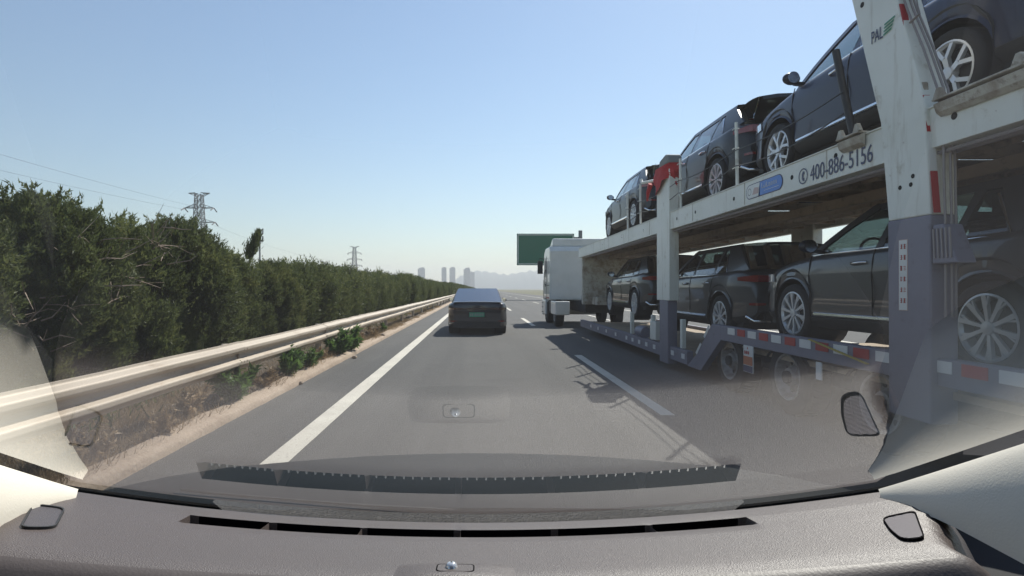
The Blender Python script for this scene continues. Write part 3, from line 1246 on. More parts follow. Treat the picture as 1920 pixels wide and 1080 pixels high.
    for s in (-1, 1):
        # A pillar and roof rail as one path
        po, pi = [], []
        for k in range(nA + 1):
            y = lerp(gA[0], gAt[0], k / nA)
            z = ptop(y)
            po.append((y, z))
            pi.append((y - .10 - .02 * k / nA, max(zb0 - .02, z - .035)))
        nR = 16
        for k in range(1, nR + 1):
            y = lerp(gAt[0], gDt[0], k / nR)
            z = ptop(y)
            po.append((y, z))
            pi.append((min(pi[-1][0], y if k > 1 else pi[-1][0]), z - .075))
        strip(po, pi, s)
        # B and C pillars
        for yb_, wd in P['pillars']:
            zt = ptop(yb_) - .05
            strip([(yb_ + wd / 2, zb0 - .03), (yb_ + wd / 2 - .05, zt)], [(yb_ - wd / 2, zb0 - .03), (yb_ - wd / 2 - .05, zt)], s, .03)
        # D panel
        dq = P['dpanel']
        po, pi = [], []
        for k in range(9):
            u = k / 8
            yo = lerp(gD[0], gDt[0], u)
            po.append((yo, lerp(gD[1], gDt[1], u)))
            pi.append((lerp(dq[0], dq[1], u), lerp(zb0 - .03, gDt[1] - .03, u)))
        strip(pi, po, s)
    rr_ = []
    for k in range(17):
        y = lerp(gAt[0], gDt[0], k / 16)
        z = ptop(y)
        w = gx(y, z)
        rr_.append([(w * q, y, z + .035 * (1 - q * q)) for q in (-1, -.85, -.6, -.3, 0, .3, .6, .85, 1)])
    fr.grid(rr_)
    fr.grid([[(p[0] * .98, p[1], p[2] - .04) for p in row] for row in rr_], True)
    # cowl filler below windscreen base and rear shelf
    frame = fr.build('roof', paint, t, smooth=40, local=True)
    # glass
    for s in (-1, 1):
        edges = [gA[0]] + [q[0] for q in P['pillars']] + [P['dpanel'][0]]
        for i in range(len(edges) - 1):
            y1, y0 = edges[i], edges[i + 1]
            w1 = 0 if i == 0 else P['pillars'][i - 1][1] / 2 - .01
            w0 = P['pillars'][i][1] / 2 - .01 if i < len(P['pillars']) else -.02
            rows = []
            nn = 8
            for k in range(nn + 1):
                y = lerp(y1 - w1 - (.06 if i == 0 else 0), y0 + w0, k / nn)
                zt = ptop(min(y, gA[0] - .001)) - .05
                if i == 0:
                    zt = min(zt, ptop(y + .10) - .005) if y > gAt[0] - .05 else zt
                zl = zb0 - .02
                zt = max(zt, zl + .005)
                yt_shift = -.05 if not (i == 0 and k < 3) else 0
                rows.append([on(y + (yt_shift * q if zt - zl > .15 else 0), lerp(zl, zt, q), s, -.012) for q in (0, .33, .66, 1)])
            g_ = MB()
            g_.grid(rows, s > 0)
            g_.build('side_window', M['car_glass'], t, smooth=60, local=True)
        # chrome line under the windows
        if P.get('chrome_belt'):
            c_ = MB()
            pts = [on(lerp(gA[0] - .1, dq[0] - .02, k / 14), zb0 - .012 + .0 * k, s, .006) for k in range(15)]
            pts.append(on(lerp(dq[0], dq[1], .5), lerp(zb0, gDt[1], .45), s, .006))
            pts.append(on(lerp(dq[0], dq[1], .85) + .03, lerp(zb0, gDt[1], .8), s, .006))
            c_.tube(pts, .011, 6)
            c_.build('window_trim', M['chrome'], t, smooth=60, local=True)
    ws = MB()
    rows = []
    for k in range(9):
        u = k / 8
        y = lerp(gA[0], gAt[0], u)
        z = ptop(y)
        w = gx(y, z) - .02
        rows.append([(w * q, y + .10 * (1 - q * q) * (1 - .4 * u), z + .012 * u) for q in (-1, -.8, -.5, 0, .5, .8, 1)])
    ws.grid(rows)
    ws.build('windshield', M['car_glass'], t, smooth=60, local=True)
    rg = MB()
    rows = []
    for k in range(9):
        u = k / 8
        y = lerp(gD[0], gDt[0], u)
        z = lerp(gD[1], gDt[1], u)
        w = gx(y, z) - .03
        rows.append([(w * q, y - .07 * (1 - q * q), z + .02 * u) for q in (-1, -.8, -.5, 0, .5, .8, 1)])
    if not hatch:
        rg.grid(rows, True)
        rg.build('rear_window', M['rear_glass'], t, smooth=60, local=True)
    # ---------- seats, wheel
    st = MB()
    for (yy_, xs) in ((P['seat_y'], (-.37, .37)), (P['seat_y'] - .85, (-.4, 0, .4))):
        for x in xs:
            st.box((x, yy_, zb0 + .02), (.46, .12, .42), (R(-14), 0, 0), .85)
            st.box((x, yy_ - .08, zb0 + .30), (.24, .09, .16), (R(-10), 0, 0), .85)
    st.build('seats', M['seat'], t, local=True)
    sw = MB()
    cy, cz = P['seat_y'] + .62, zb0 - .02
    sw.tube([(-.37 + .19 * math.cos(a), cy + .07 * math.sin(a), cz + .175 * math.sin(a)) for a in [2 * math.pi * k / 20 for k in range(21)]], .016, 6, False)
    sw.bar((-.55, cy, cz), (-.19, cy, cz), .03)
    sw.bar((-.37, cy, cz), (-.37, cy + .25, cz - .12), .05)
    sw.build('steering_wheel', M['plastic_black'], t, smooth=60, local=True)
    # ---------- doors seams, handles, mirrors
    sm = MB()
    for s in (-1, 1):
        for yb_, kink in P['seams']:
            pts = []
            for k in range(9):
                z = lerp(interp(yb_, bot) + .12, zb0 - .02, k / 8)
                w = plan(yb_)
                xx = interp(z, [(.2, w * .95), (.40, w * .992), (.60, w * .985), (.76, w), (zb0 - .09, w * .982), (zb0, w * .95)])
                pts.append((s * (xx + .001), yb_ + kink * (k / 8) ** 2, z))
            for p, q in zip(pts, pts[1:]):
                sm.bar(p, q, .009, .006)
        for yh in P['handles']:
            w = plan(yh)
            hz_ = zb0 - .15
            sm2 = MB()
            sm2.tube([(s * (w * .985 + .0), yh + .10, hz_), (s * (w * .985 + .035), yh + .07, hz_ + .006), (s * (w * .985 + .035), yh - .07, hz_ + .012), (s * (w * .985), yh - .10, hz_ + .012)], .014, 8)
            sm2.build('door_handle', paint if not P.get('chrome_belt') else M['chrome'], t, smooth=60, local=True)
        my = gA[0] - .25
        mb_ = MB()
        xm = gx(my, zb0 + .05)
        prof = []
        for q in range(9):
            th = math.pi * q / 8
            prof.append((.095 * math.sin(th) + .002, -.11 * math.cos(th)))
        mb_.lathe(prof, (0, 0, 0), 'x', 14)
        mb_.v = [(s * (xm + .155) + v[0] * .95, my + v[1] * .6 - .0, zb0 + .085 + v[2] * .78) for v in mb_.v]
        mb_.bar((s * (xm - .03), my + .02, zb0 + .02), (s * (xm + .12), my, zb0 + .03), .05, .04)
        mi = mb_.build('mirror', P.get('mirror_paint', paint), t, smooth=60, local=True)
        gm = MB()
        gm.lathe([(.001, -.076), (.07, -.0755)], (s * (xm + .155), my + .018, zb0 + .085), 'y', 16)
        gm.build('mirror_glass', M['chrome'], mi, local=True)
    sm.build('door_seams', M['hole'], t, local=True)
    # ---------- wheels
    for yw in (yr, yf):
        for s in (-1, 1):
            make_wheel(t, 'wheel', (s * (W / 2 - .135), yw, wr), wr, .225, s, rimstyle, P.get('rim', wr * .70))
    # ---------- lamps, bumpers, plates
    P['front'](t, plan, half, P)
    P['rear'](t, plan, half, P)
    return t
hgt_s = .125

def lamp_patch(t, name, m, plan, half, sgn, z0, z1, x0, wrap, s, depth=.02, matkey=None, taper=.75):
    """wraps round a corner: from |x|=x0 on the end face to `wrap` metres along the flank"""
    b = MB()
    rows = []
    pts = []
    w_end = plan(half)
    for k in range(5):
        pts.append((lerp(x0, w_end - .015, k / 4), sgn * (half + .006), 1 - .25 * (1 - k / 4)))
    for k in range(1, 8):
        y = half - wrap * k / 7
        pts.append((plan(y) * .998 + .008, sgn * y, 1 - (1 - taper) * k / 7))
    zc = (z0 + z1) / 2
    top_ = [(s * x, y, zc + (z1 - z0) / 2 * h) for x, y, h in pts]
    bt = [(s * x, y, zc - (z1 - z0) / 2 * h) for x, y, h in pts]
    ti = [(s * (x - .05), y - sgn * .03, zc + (z1 - z0) / 2 * h) for x, y, h in pts]
    bi = [(s * (x - .05), y - sgn * .03, zc - (z1 - z0) / 2 * h) for x, y, h in pts]
    b.grid([ti, top_, bt, bi])
    return b.build(name, m, t, smooth=40, local=True)

def suv_front(t, plan, half, P):
    for s in (-1, 1):
        lamp_patch(t, 'headlight', M['lamp_clear'], plan, half, 1, .72, .84, .45, .5, s)
    b = MB()
    b.box((0, half + .006, .60), (1.0, .03, .26))
    g_ = b.build('grille', M['plastic_black'], t, local=True, bevel=.01)
    b = MB()
    for k in range(4):
        b.box((0, half + .024, .51 + .06 * k), (.96, .012, .014))
    b.build('bars', M['chrome'], g_, local=True)
    b = MB()
    b.box((0, half + .004, .36), (1.3, .03, .12))
    b.build('lower_intake', M['plastic_black'], t, local=True)

def suv_rear(t, plan, half, P):
    for s in (-1, 1):
        lamp_patch(t, 'tail_lamp', M['lamp_red'], plan, half, -1, .90, 1.0, .42, .3, s, taper=.5)
        lamp_patch(t, 'bumper_reflector', M['lamp_red'], plan, half, -1, .56, .60, .6, .1, s)
        b = MB()
        b.tube([(s * .55, -half - .03, .34), (s * .78, -half - .01, .335), (s * .84, -half + .1, .40)], .022, 6)
        b.build('bumper_trim', M['chrome'], t, smooth=60, local=True)
    b = MB()
    b.box((0, -half - .006, .38), (1.25, .03, .2))
    b.build('rear_valance', M['plastic_black'], t, local=True)

SUV = dict(L=4.36, W=1.88, H=1.60, yr=-1.33, yf=1.28, r=.35, rim=.256, belt=1.04, nose=.66, tumble=.63,
           top=[(-2.18, .74), (-2.14, .92), (-2.05, 1.04), (-1.85, 1.09), (-1.4, 1.075), (.75, 1.04), (1.05, 1.02), (1.5, .965), (1.85, .88), (2.04, .78), (2.13, .68), (2.18, .56)],
           bot=[(-2.18, .46), (-2.0, .29), (-1.2, .215), (1.2, .215), (1.95, .24), (2.18, .36)],
           gh=((1.12, 1.03), (.22, 1.50), (-1.52, 1.455), (-2.02, 1.09)),
           roof=[(.22, 1.50), (-.1, 1.56), (-.5, 1.585), (-1.0, 1.56), (-1.52, 1.455)],
           pillars=[(-.12, .10), (-.98, .09)], dpanel=(-1.46, -1.22), seat_y=-.05,
           seams=[(.90, .0), (-.14, .0), (-.98, -.1)], handles=(.05, -.85), chrome_sill=True, chrome_belt=True, clad=.11, front=suv_front, rear=suv_rear, mirror_paint=M['paint_black'])

def sedan_front(t, plan, half, P):
    for s in (-1, 1):
        lamp_patch(t, 'headlight', M['lamp_clear'], plan, half, 1, .62, .72, .4, .45, s)

def sedan_rear(t, plan, half, P):
    for s in (-1, 1):
        lamp_patch(t, 'tail_lamp', M['lamp_dark'], plan, half, -1, .765, .835, .46, .3, s, taper=.5)
        lamp_patch(t, 'bumper_reflector', M['lamp_red'], plan, half, -1, .40, .44, .62, .12, s)
    b = MB()
    b.box((0, -half - .009, .80), (.92, .02, .035))
    b.build('light_bar', M['lamp_dark'], t, local=True)
    b = MB()
    b.box((0, -half - .008, .62), (.56, .022, .17))
    pl = b.build('plate_recess', M['plastic_black'], t, local=True, bevel=.008)
    b = MB()
    b.box((-.02, -half - .022, .62), (.46, .008, .135))
    b.build('number_plate', M['plate_green'], t, local=True)
    b = MB()
    for k in range(7):
        xk = -.205 + k * .058 + (.02 if k > 1 else 0)
        b.box((xk, -half - .0275, .62), (.034, .002, .075))
        b.mat(0)
    b.build('plate_marks', M['plate_mark'], pl, local=True)
    b = MB()
    b.box((0, -half - .006, .32), (1.4, .03, .2))
    b.build('rear_valance', M['plastic_black'], t, local=True)
    b = MB()
    b.prism([(-.78, -half + .02, .985), (.78, -half + .02, .985), (.74, -half + .14, 1.0), (-.74, -half + .14, 1.0)], (0, 0, .018))
    b.build('trunk_lip', M['paint_sedan'], t, local=True, bevel=.006)

SEDAN = dict(L=4.8, W=1.86, H=1.47, yr=-1.45, yf=1.42, r=.34, rim=.24, belt=.93, nose=.80, bulge=.02,
             top=[(-2.4, .86), (-2.36, .955), (-2.25, .985), (-1.8, .975), (-1.2, .94), (.8, .93), (1.3, .90), (2.0, .78), (2.3, .68), (2.4, .58)],
             bot=[(-2.4, .30), (-2.2, .24), (-1.2, .19), (1.2, .19), (2.2, .2), (2.4, .28)],
             gh=((1.2, .93), (.35, 1.40), (-.95, 1.40), (-1.95, .985)),
             roof=[(.35, 1.40), (.0, 1.45), (-.4, 1.465), (-.95, 1.40)],
             pillars=[(-.1, .09), (-.95, .08)], dpanel=(-1.35, -1.0), seat_y=-.05, tumble=.66,
             seams=[(.95, 0), (-.1, 0), (-1.0, -.1)], handles=(.1, -.8), clad=.04, front=sedan_front, rear=sedan_rear)

def place(t, x, y, z):
    t.location = (x, y, z)
    return t

UG = 'new SUVs loaded on the upper deck'
LG = 'new SUVs loaded on the lower deck'
XC = 4.73
DECK_U = 2.81
s1 = place(car('suv', 'dark blue SUV on the upper deck, nearest us behind the white pillar', 'car', SUV, M['paint_blue'], UG, 'five'), XC, 5.95, DECK_U)
s2 = place(car('suv', 'black SUV with ten-spoke rims, middle of the three on the upper deck', 'car', SUV, M['paint_black'], UG, 'ten', hatch=True), XC, 10.45, DECK_U)
s3 = copy_tree(s2)
s3['label'] = 'black SUV on the upper deck farthest ahead, beyond the red cloth'
place(s3, XC, 15.3, DECK_U + .08)
s4 = place(car('suv', 'grey SUV on the lower deck nearest us, its window showing daylight', 'car', SUV, M['paint_grey'], LG, 'ten'), XC - .03, 5.55, .76)
s5 = copy_tree(s4)
s5['label'] = 'grey SUV deep inside the lower deck, ahead of the nearest lower one'
place(s5, XC, 10.3, .60)
s6 = copy_tree(s4)
s6['label'] = 'grey SUV at the front of the lower deck behind the white cab'
place(s6, XC, 15.2, .70)
# raised tailgates on the two black SUVs
for q in (s2, s3):
    b = MB()
    hinge = Vector((0, -1.50, 1.48))
    ang = R(8)
    rows = []
    for k in range(6):
        u = k / 5
        p = hinge + Vector((0, -math.cos(ang) * .95 * u, -math.sin(ang) * .95 * u + .06 * math.sin(u * 2.6)))
        rows.append([(x * (.60 + .1 * u), p.y, p.z - .05 * abs(x) ** 3) for x in (-1, -.7, 0, .7, 1)])
    b.grid(rows)
    b.grid([[(x, y, z - .05) for x, y, z in row] for row in rows], True)
    b.grid([[(x, y, z) for x, y, z in rows[-1]], [(x, y, z - .05) for x, y, z in rows[-1]]])
    tg = b.build('tailgate', M['paint_black'], q, smooth=50, local=True)
    b = MB()
    for s in (-1, 1):
        b.bar((s * .56, -1.60, 1.43), (s * .66, -2.02, 1.12), .08, .03)
        b.tube([(s * .58, -1.9, 1.14), (s * .62, -2.2, 1.40)], .012, 6)
    b.build('gas_struts', M['chrome'], tg, local=True)
sed = place(car('sedan', 'dark grey sedan with a green number plate driving ahead in our lane', 'car', SEDAN, M['paint_sedan'], None, 'five'), -.03, 19.6, 0)
# ================================================================ car carrier trailer
XL, XR = 3.30, 5.90
tr = thing('car_carrier_trailer', 'long two-deck white and purple car carrier trailer in the next lane', 'trailer', (4.6, 10, 0))

def text_mesh(name, s, m, parent, pos, size, xs=1.0, rot=(R(90), 0, R(-90))):
    """flat lettering turned into a mesh; faces -x with text running towards -y ... seen from the left"""
    c = bpy.data.curves.new(name, 'FONT')
    c.body = s
    c.size = size
    c.extrude = .001
    c.align_x = 'LEFT'
    c.align_y = 'CENTER'
    o = bpy.data.objects.new(name, c)
    SC.collection.objects.link(o)
    dg = bpy.context.evaluated_depsgraph_get()
    me = bpy.data.meshes.new_from_object(o.evaluated_get(dg))
    me.name = name
    bpy.data.objects.remove(o)
    me.materials.clear()
    me.materials.append(m)
    o = bpy.data.objects.new(name, me)
    link(o, parent)
    o.location = Vector(pos) - wloc(parent)
    o.rotation_euler = rot
    o.scale = (xs, 1, 1)
    return o

# upper deck side beams
for x0, x1, far in ((XL, XL + .10, False), (XR - .10, XR, True)):
    b = MB()
    b.b2((x0, 1.2, 2.44), (x1, 18.6, 2.715))
    b.b2((x0 - .012, 1.2, 2.715), (x1, 18.6, 2.728))
    b.b2((x0 - (0 if far else .0), 1.2, 2.425), (x1 + (.0 if far else .10), 18.6, 2.44))
    beam = b.build('deck_beam', M['truck_white'], tr, bevel=.004)
    if not far:
        h = MB()
        for y, z in ((3.35, 2.57), (3.92, 2.60), (5.22, 2.63), (5.95, 2.575), (7.3, 2.565), (8.6, 2.57), (9.4, 2.57), (11.3, 2.57), (13, 2.57), (15, 2.57)):
            h.lathe([(.001, 0), (.026, 0), (.026, .012)], (XL - .002, y, z), 'x', 14)
        h.build('bolt_holes', M['hole'], beam)
        text_mesh('phone_number', '400-886-5156', M['print_navy'], beam, (XL - .004, 5.62, 2.535), .215, .74)
        # round telephone mark
        q = MB()
        q.lathe([(.068, -.002), (.080, -.002)], (XL - .003, 5.74, 2.545), 'x', 28)
        pts = []
        for k in range(9):
            a = R(120) + R(120) * k / 8
            pts.append((.05 * math.cos(a), .05 * math.sin(a)))
        hs = [(.0 - .0, .05), (.022, .045), (.026, .02), (.008, .016), (.004, -.016), (.022, -.024), (.018, -.05), (-.005, -.05), (-.022, -.02), (-.022, .022)]
        q.prism([(XL - .004, 5.74 - u, 2.545 + v_) for u, v_ in hs], (-.0015, 0, 0))
        q.build('phone_mark', M['print_navy'], beam)
        # blue and white badge
        def pill(ya, yb, zc, hh, xo, ends=(True, True), n=10):
            pts = []
            rr_ = hh
            for k in range(n + 1):
                a = math.pi / 2 - math.pi * k / n
                if ends[0]:
                    pts.append((ya - rr_ - 0 + 0 * a - (0) + (0) , 0))
            pts = []
            yl, yr_ = max(ya, yb), min(ya, yb)
            if ends[1]:
                for k in range(n + 1):
                    a = math.pi / 2 - math.pi * k / n
                    pts.append((XL - xo, yr_ + hh - hh * math.cos(a), zc + hh * math.sin(a)))
            else:
                pts += [(XL - xo, yr_, zc + hh), (XL - xo, yr_, zc - hh)]
            if ends[0]:
                for k in range(n + 1):
                    a = -math.pi / 2 + math.pi * k / n
                    pts.append((XL - xo, yl - hh + hh * math.cos(a), zc + hh * math.sin(a)))
            else:
                pts += [(XL - xo, yl, zc - hh), (XL - xo, yl, zc + hh)]
            return pts
        q = MB()
        q.prism(pill(6.96, 6.12, 2.575, .088, .002), (-.001, 0, 0))
        bd = q.build('badge', M['print_navy'], beam)
        q = MB()
        q.prism(pill(6.945, 6.62, 2.575, .078, .0045, (True, False)), (-.001, 0, 0))
        q.build('badge_white', M['tape_white'], bd)
        q = MB()
        q.prism([(XL - .0045, 6.655, 2.497), (XL - .0045, 6.62, 2.653)] + pill(6.62, 6.135, 2.575, .078, .0045, (False, True))[:11], (-.001, 0, 0))
        q.build('badge_blue', M['print_blue'], bd)
        q = MB()
        q.lathe([(.036, -.0065), (.045, -.0065)], (XL, 6.87, 2.575), 'x', 20)
        q.build('badge_ring', M['canvas_grey'], bd)
        q = MB()
        q.prism([(XL - .0065, 6.80, 2.53), (XL - .0065, 6.66, 2.53), (XL - .0065, 6.65, 2.60), (XL - .0065, 6.75, 2.61)], (-.001, 0, 0))
        q.build('badge_picture', M['print_pink'], bd)
        q = MB()
        rr = random.Random(12)
        yq = 6.575
        for k, (wd, ht) in enumerate([(.03, .06), (.012, .035), (.03, .035), (.018, .05), (.03, .06), (.02, .045), (.035, .04), (.035, .04), (.035, .042), (.035, .042)]):
            wq = wd * .8
            if k < 6:
                q.b2((XL - .0075, yq - wq * .35, 2.57), (XL - .0065, yq, 2.57 + ht))
                q.b2((XL - .0075, yq - wq, 2.57), (XL - .0065, yq, 2.58))
            else:
                for e in range(3):
                    q.b2((XL - .0075, yq - wq, 2.572 + e * .015), (XL - .0065, yq, 2.578 + e * .015))
                q.b2((XL - .0075, yq - wq * .6, 2.57), (XL - .0065, yq - wq * .4, 2.57 + ht))
            yq -= wd * 1.25
        q.b2((XL - .0075, 6.2, 2.535), (XL - .0065, 6.52, 2.539))
        q.build('badge_letters', M['tape_white'], bd)

b = MB()
for y in (2.3, 5.35, 7.0, 8.7, 10.9, 12.4, 14.3, 16.2):
    b.b2((XL - .004, y, 2.445), (XL + .002, y + .012, 2.712))
b.build('weld_seams', M['truck_dirty'], tr)['kind'] = 'stuff'
b = MB()
b.tube([(XL + .05, 1.3, 2.40), (XL + .05, 6.0, 2.385), (XL + .05, 10.0, 2.40), (XL + .05, 17.0, 2.39)], .014, 6)
b.tube([(XL + .14, 1.3, 2.41), (XL + .14, 7.0, 2.38), (XL + .14, 17.0, 2.40)], .018, 6)
b.build('hydraulic_line', M['cable'], tr)
# upper deck floor: two wheel tracks of plates with cross members and gaps
rr = random.Random(8)
yy = 1.4
k = 0
cross_me = None
while yy < 18.4:
    b = MB()
    b.b2((XL + .10, yy, 2.47), (XR - .10, yy + .09, 2.56))
    o = b.build('cross_member', M['deck_rust'], tr)
    yy += .78
for x0, x1 in ((XL + .11, XL + .98), (XR - .98, XR - .11)):
    yy = 1.3
    while yy < 18.3:
        ln = rr.choice([1.5, 1.9, 2.3])
        b = MB()
        b.b2((x0, yy, 2.561 + rr.uniform(0, .006)), (x1, yy + ln - rr.choice([.012, .02, .09]), 2.585))
        for q in range(3):
            xx = lerp(x0, x1, (q + .5) / 3)
            b.b2((xx - .02, yy + .02, 2.52), (xx + .02, yy + ln - .12, 2.561))
        b.build('deck_plate', M['deck_rust'], tr)
        yy += ln
b = MB()
yy = 1.3
while yy < 18.3:
    ln = rr.choice([1.2, 1.7, 2.1])
    if rr.random() < .84:
        b.b2((XL + 1.0, yy, 2.556), (XR - 1.0, yy + ln - .05, 2.566))
    yy += ln
b.build('centre_plate', M['deck_rust'], tr)
b = MB()
for x in (XL + 1.0, XR - 1.0, 4.6):
    b.b2((x - .04, 1.3, 2.36), (x + .04, 18.4, 2.47))
b.build('deck_rail', M['deck_rust'], tr)

# wheel trays with lugs on the near beam
for ya, yb in ((3.35, 4.02), (4.80, 5.10)):
    b = MB()
    b.prism([(XL - .013, ya, 2.735), (XL - .07, ya, 2.71), (XL - .05, ya, 2.65), (XL - .013, ya, 2.62)], (0, yb - ya, 0))
    b.b2((XL - .08, ya, 2.73), (XL + .06, yb, 2.745))
    for y in (ya + .03, yb - .05):
        b.prism([(XL - .075, y - .05, 2.745), (XL - .075, y + .05, 2.745), (XL - .075, y + .018, 2.815), (XL - .075, y - .012, 2.815)], (.03, 0, 0))
    b.build('wheel_tray', M['truck_dirty'], tr, bevel=.004)

# leaning main post: white above, purple below
def post_section(y0, w, x0, x1):
    return [(x0, y0, 0), (x0, y0 + w, 0), (x1, y0 + w, 0), (x1, y0, 0)]
for far in (False, True):
    x0, x1 = (XL - .03, XL + .17) if not far else (XR - .17, XR + .03)
    b = MB()
    A = [(x0, 4.09, 1.94), (x0, 4.51, 1.94), (x1, 4.51, 1.94), (x1, 4.09, 1.94)]
    B = [(x0, 4.14, 2.75), (x0, 4.60, 2.75), (x1, 4.60, 2.75), (x1, 4.14, 2.75)]
    C = [(x0, 4.52, 3.98), (x0, 4.97, 3.98), (x1, 4.97, 3.98), (x1, 4.52, 3.98)]
    v = A + B + C
    f = []
    for l in (0, 4):
        for k in range(4):
            k2 = (k + 1) % 4
            f.append((l + k, l + k2, l + 4 + k2, l + 4 + k))
    f += [(0, 1, 2, 3), (8, 9, 10, 11)]
    b.add(v, f)
    pt = b.build('main_post', M['truck_white'], tr, bevel=.012)
    b = MB()
    v = [(x0 - .004, 4.085, .42), (x0 - .004, 4.50, .42), (x1, 4.50, .42), (x1, 4.085, .42), (x0 - .004, 4.085, 1.938), (x0 - .004, 4.512, 1.938), (x1, 4.512, 1.938), (x1, 4.085, 1.938)]
    b.add(v, [(0, 1, 2, 3), (4, 5, 6, 7), (0, 1, 5, 4), (1, 2, 6, 5), (2, 3, 7, 6), (3, 0, 4, 7)])
    pp = b.build('lower_post', M['truck_purple'], tr, bevel=.01)
    if far:
        continue
    h = MB()
    for y, z in ((4.585, 3.80), (4.80, 3.82), (4.26, 2.19), (4.37, 2.185), (4.24, 2.25)):
        h.lathe([(.001, 0), (.023 if z > 3 else .016, 0), (.023, .01)], (x0 - .003 , y + .015, z), 'x', 14)
    h.build('bolt_holes', M['hole'], pt)
    # flange edge with red and white reflector strips (stands on the rear edge)
    for (ya, za, yb, zb, m) in ((4.41, 3.62, 4.34, 3.33, 'tape_red'), (4.34, 3.325, 4.26, 3.05, 'tape_white'), (4.175, 2.83, 4.135, 2.55, 'tape_red'), (4.13, 2.545, 4.11, 2.26, 'tape_white'), (4.105, 2.255, 4.075, 1.95, 'tape_red')):
        q = MB()
        q.prism([(x0 + .004, ya - .008, za), (x0 + .055, ya - .008, za), (x0 + .055, yb - .008, zb), (x0 + .004, yb - .008, zb)], (0, -.003, 0))
        q.build('reflector_strip', M[m], pt)
    # stepped gusset on the rear edge
    q = MB()
    q.prism([(x0 + .02, 4.40, 3.33), (x0 + .02, 4.30, 3.18), (x0 + .02, 4.27, 2.98), (x0 + .02, 4.185, 2.93), (x0 + .02, 4.175, 2.85), (x0 + .02, 4.26, 2.84)], (.04, 0, 0))
    q.build('gusset', M['truck_dirty'], pt, bevel=.004)
    # hoses down the post
    for k, (dx, dy) in enumerate(((.0, 0), (.035, -.012), (.075, .0))):
        q = MB()
        q.tube([(x0 + .03 + dx, 4.53 + dy - .02, 4.0), (x0 + .04 + dx, 4.36 + dy, 3.55), (x0 + .05 + dx, 4.22 + dy, 3.2), (x0 + .06 + dx, 4.10 + dy, 2.85), (x0 + .055 + dx, 4.04 + dy, 2.5), (x0 + .065 + dx * 1.1, 4.05 + dy, 2.2), (x0 + .05 + dx, 4.02 + dy, 1.9), (x0 + .06 + dx, 4.03 + dy, 1.2)], .0085, 7)
        q.build('hose', M['cable'], pt, smooth=60)
    q = MB()
    q.tube([(x0 + .02, 4.36, 3.64), (x0 + .02, 4.26, 3.66), (x0 + .02, 4.22, 3.45), (x0 + .02, 4.31, 3.43)], .010, 7)
    q.build('hook_bracket', M['cable'], pt, smooth=60)
    # logo: blue letters and green stripes
    tm = text_mesh('logo_letters', 'PAL', M['print_navy'], pt, (x0 - .006, 4.70, 3.475), .145, .56)
    tm.rotation_euler = (R(90), R(0), R(-90))
    q = MB()
    for k in range(4):
        z = 3.535 - k * .026
        ya, yb = 4.545 + .004 * k, 4.43 + .012 * k
        q.prism([(x0 - .006, ya, z - .004), (x0 - .006, yb, z + .012), (x0 - .006, yb + .004, z - .002), (x0 - .006, ya, z - .018)], (-.001, 0, 0))
    q.build('logo_stripes', M['print_green'], pt)
    # tall sticker on the purple part
    q = MB()
    q.b2((x0 - .007, 4.305, 1.24), (x0 - .005, 4.385, 1.775))
    stk = q.build('warning_sticker', M['tape_white'], pp)
    q = MB()
    q.b2((x0 - .006, 4.30, 1.235), (x0 - .0045, 4.39, 1.78))
    q.build('sticker_border', M['print_pink'], stk)
    q = MB()
    rr = random.Random(31)
    for i in range(6):
        for j in range(2):
            yc, zc = 4.362 - j * .036, 1.725 - i * .083
            for e in range(3):
                q.b2((x0 - .0085, yc - .012, zc - .014 + e * .013), (x0 - .0075, yc + .012, zc - .010 + e * .013))
            q.b2((x0 - .0085, yc - .002 + rr.uniform(-.008, .008), zc - .018), (x0 - .0075, yc + .003 + rr.uniform(-.004, .008), zc + .02))
    q.build('sticker_marks', M['print_red'], stk)
    # louvred vent housing behind the post
    q = MB()
    q.prism([(x0 + .0, 3.98, 1.86), (x0 + .0, 4.07, 1.86), (x0 + .0, 4.075, 1.58), (x0 + .0, 3.86, 1.58)], (.14, 0, 0))
    hs_ = q.build('vent_housing', M['truck_purple'], tr, bevel=.01)
    q = MB()
    for k in range(5):
        y = 4.045 - k * .035
        q.bar((x0 - .006, y, 1.62), (x0 - .006, y + .012, 1.83), .008, .012)
    q.build('louvres', M['cable'], hs_)
    # black strut and short plate
b = MB()
b.tube([(XL - .0, 5.22, 3.60), (XL + .02, 5.14, 3.2), (XL + .03, 5.0, 2.70)], .033, 10)
b.build('strut', M['black_strut'], tr, smooth=60)
# slim guard posts with cables
posts_y = (7.27, 9.30, 11.6, 12.6)
for k, y in enumerate(posts_y):
    b = MB()
    b.tube([(XL + .03, y, 2.72), (XL + .03, y + .03, 3.55)], .022, 8)
    for z in (2.95, 3.2, 3.45):
        b.tube([(XL + .03, y - .05, z), (XL - .02, y - .02, z + .005), (XL - .02, y + .03, z)], .007, 5)
    b.build('guard_post', M['truck_white'], tr, smooth=60)
for z0, sag in ((3.18, .05), (2.98, .08)):
    for ya, yb in zip((5.1,) + posts_y[:-1], posts_y):
        b = MB()
        pts = [(XL - .01, lerp(ya, yb, t / 8), z0 - sag * 4 * (t / 8) * (1 - t / 8)) for t in range(9)]
        b.tube(pts, .007, 5)
        b.build('guard_cable', M['black_strut'], tr)
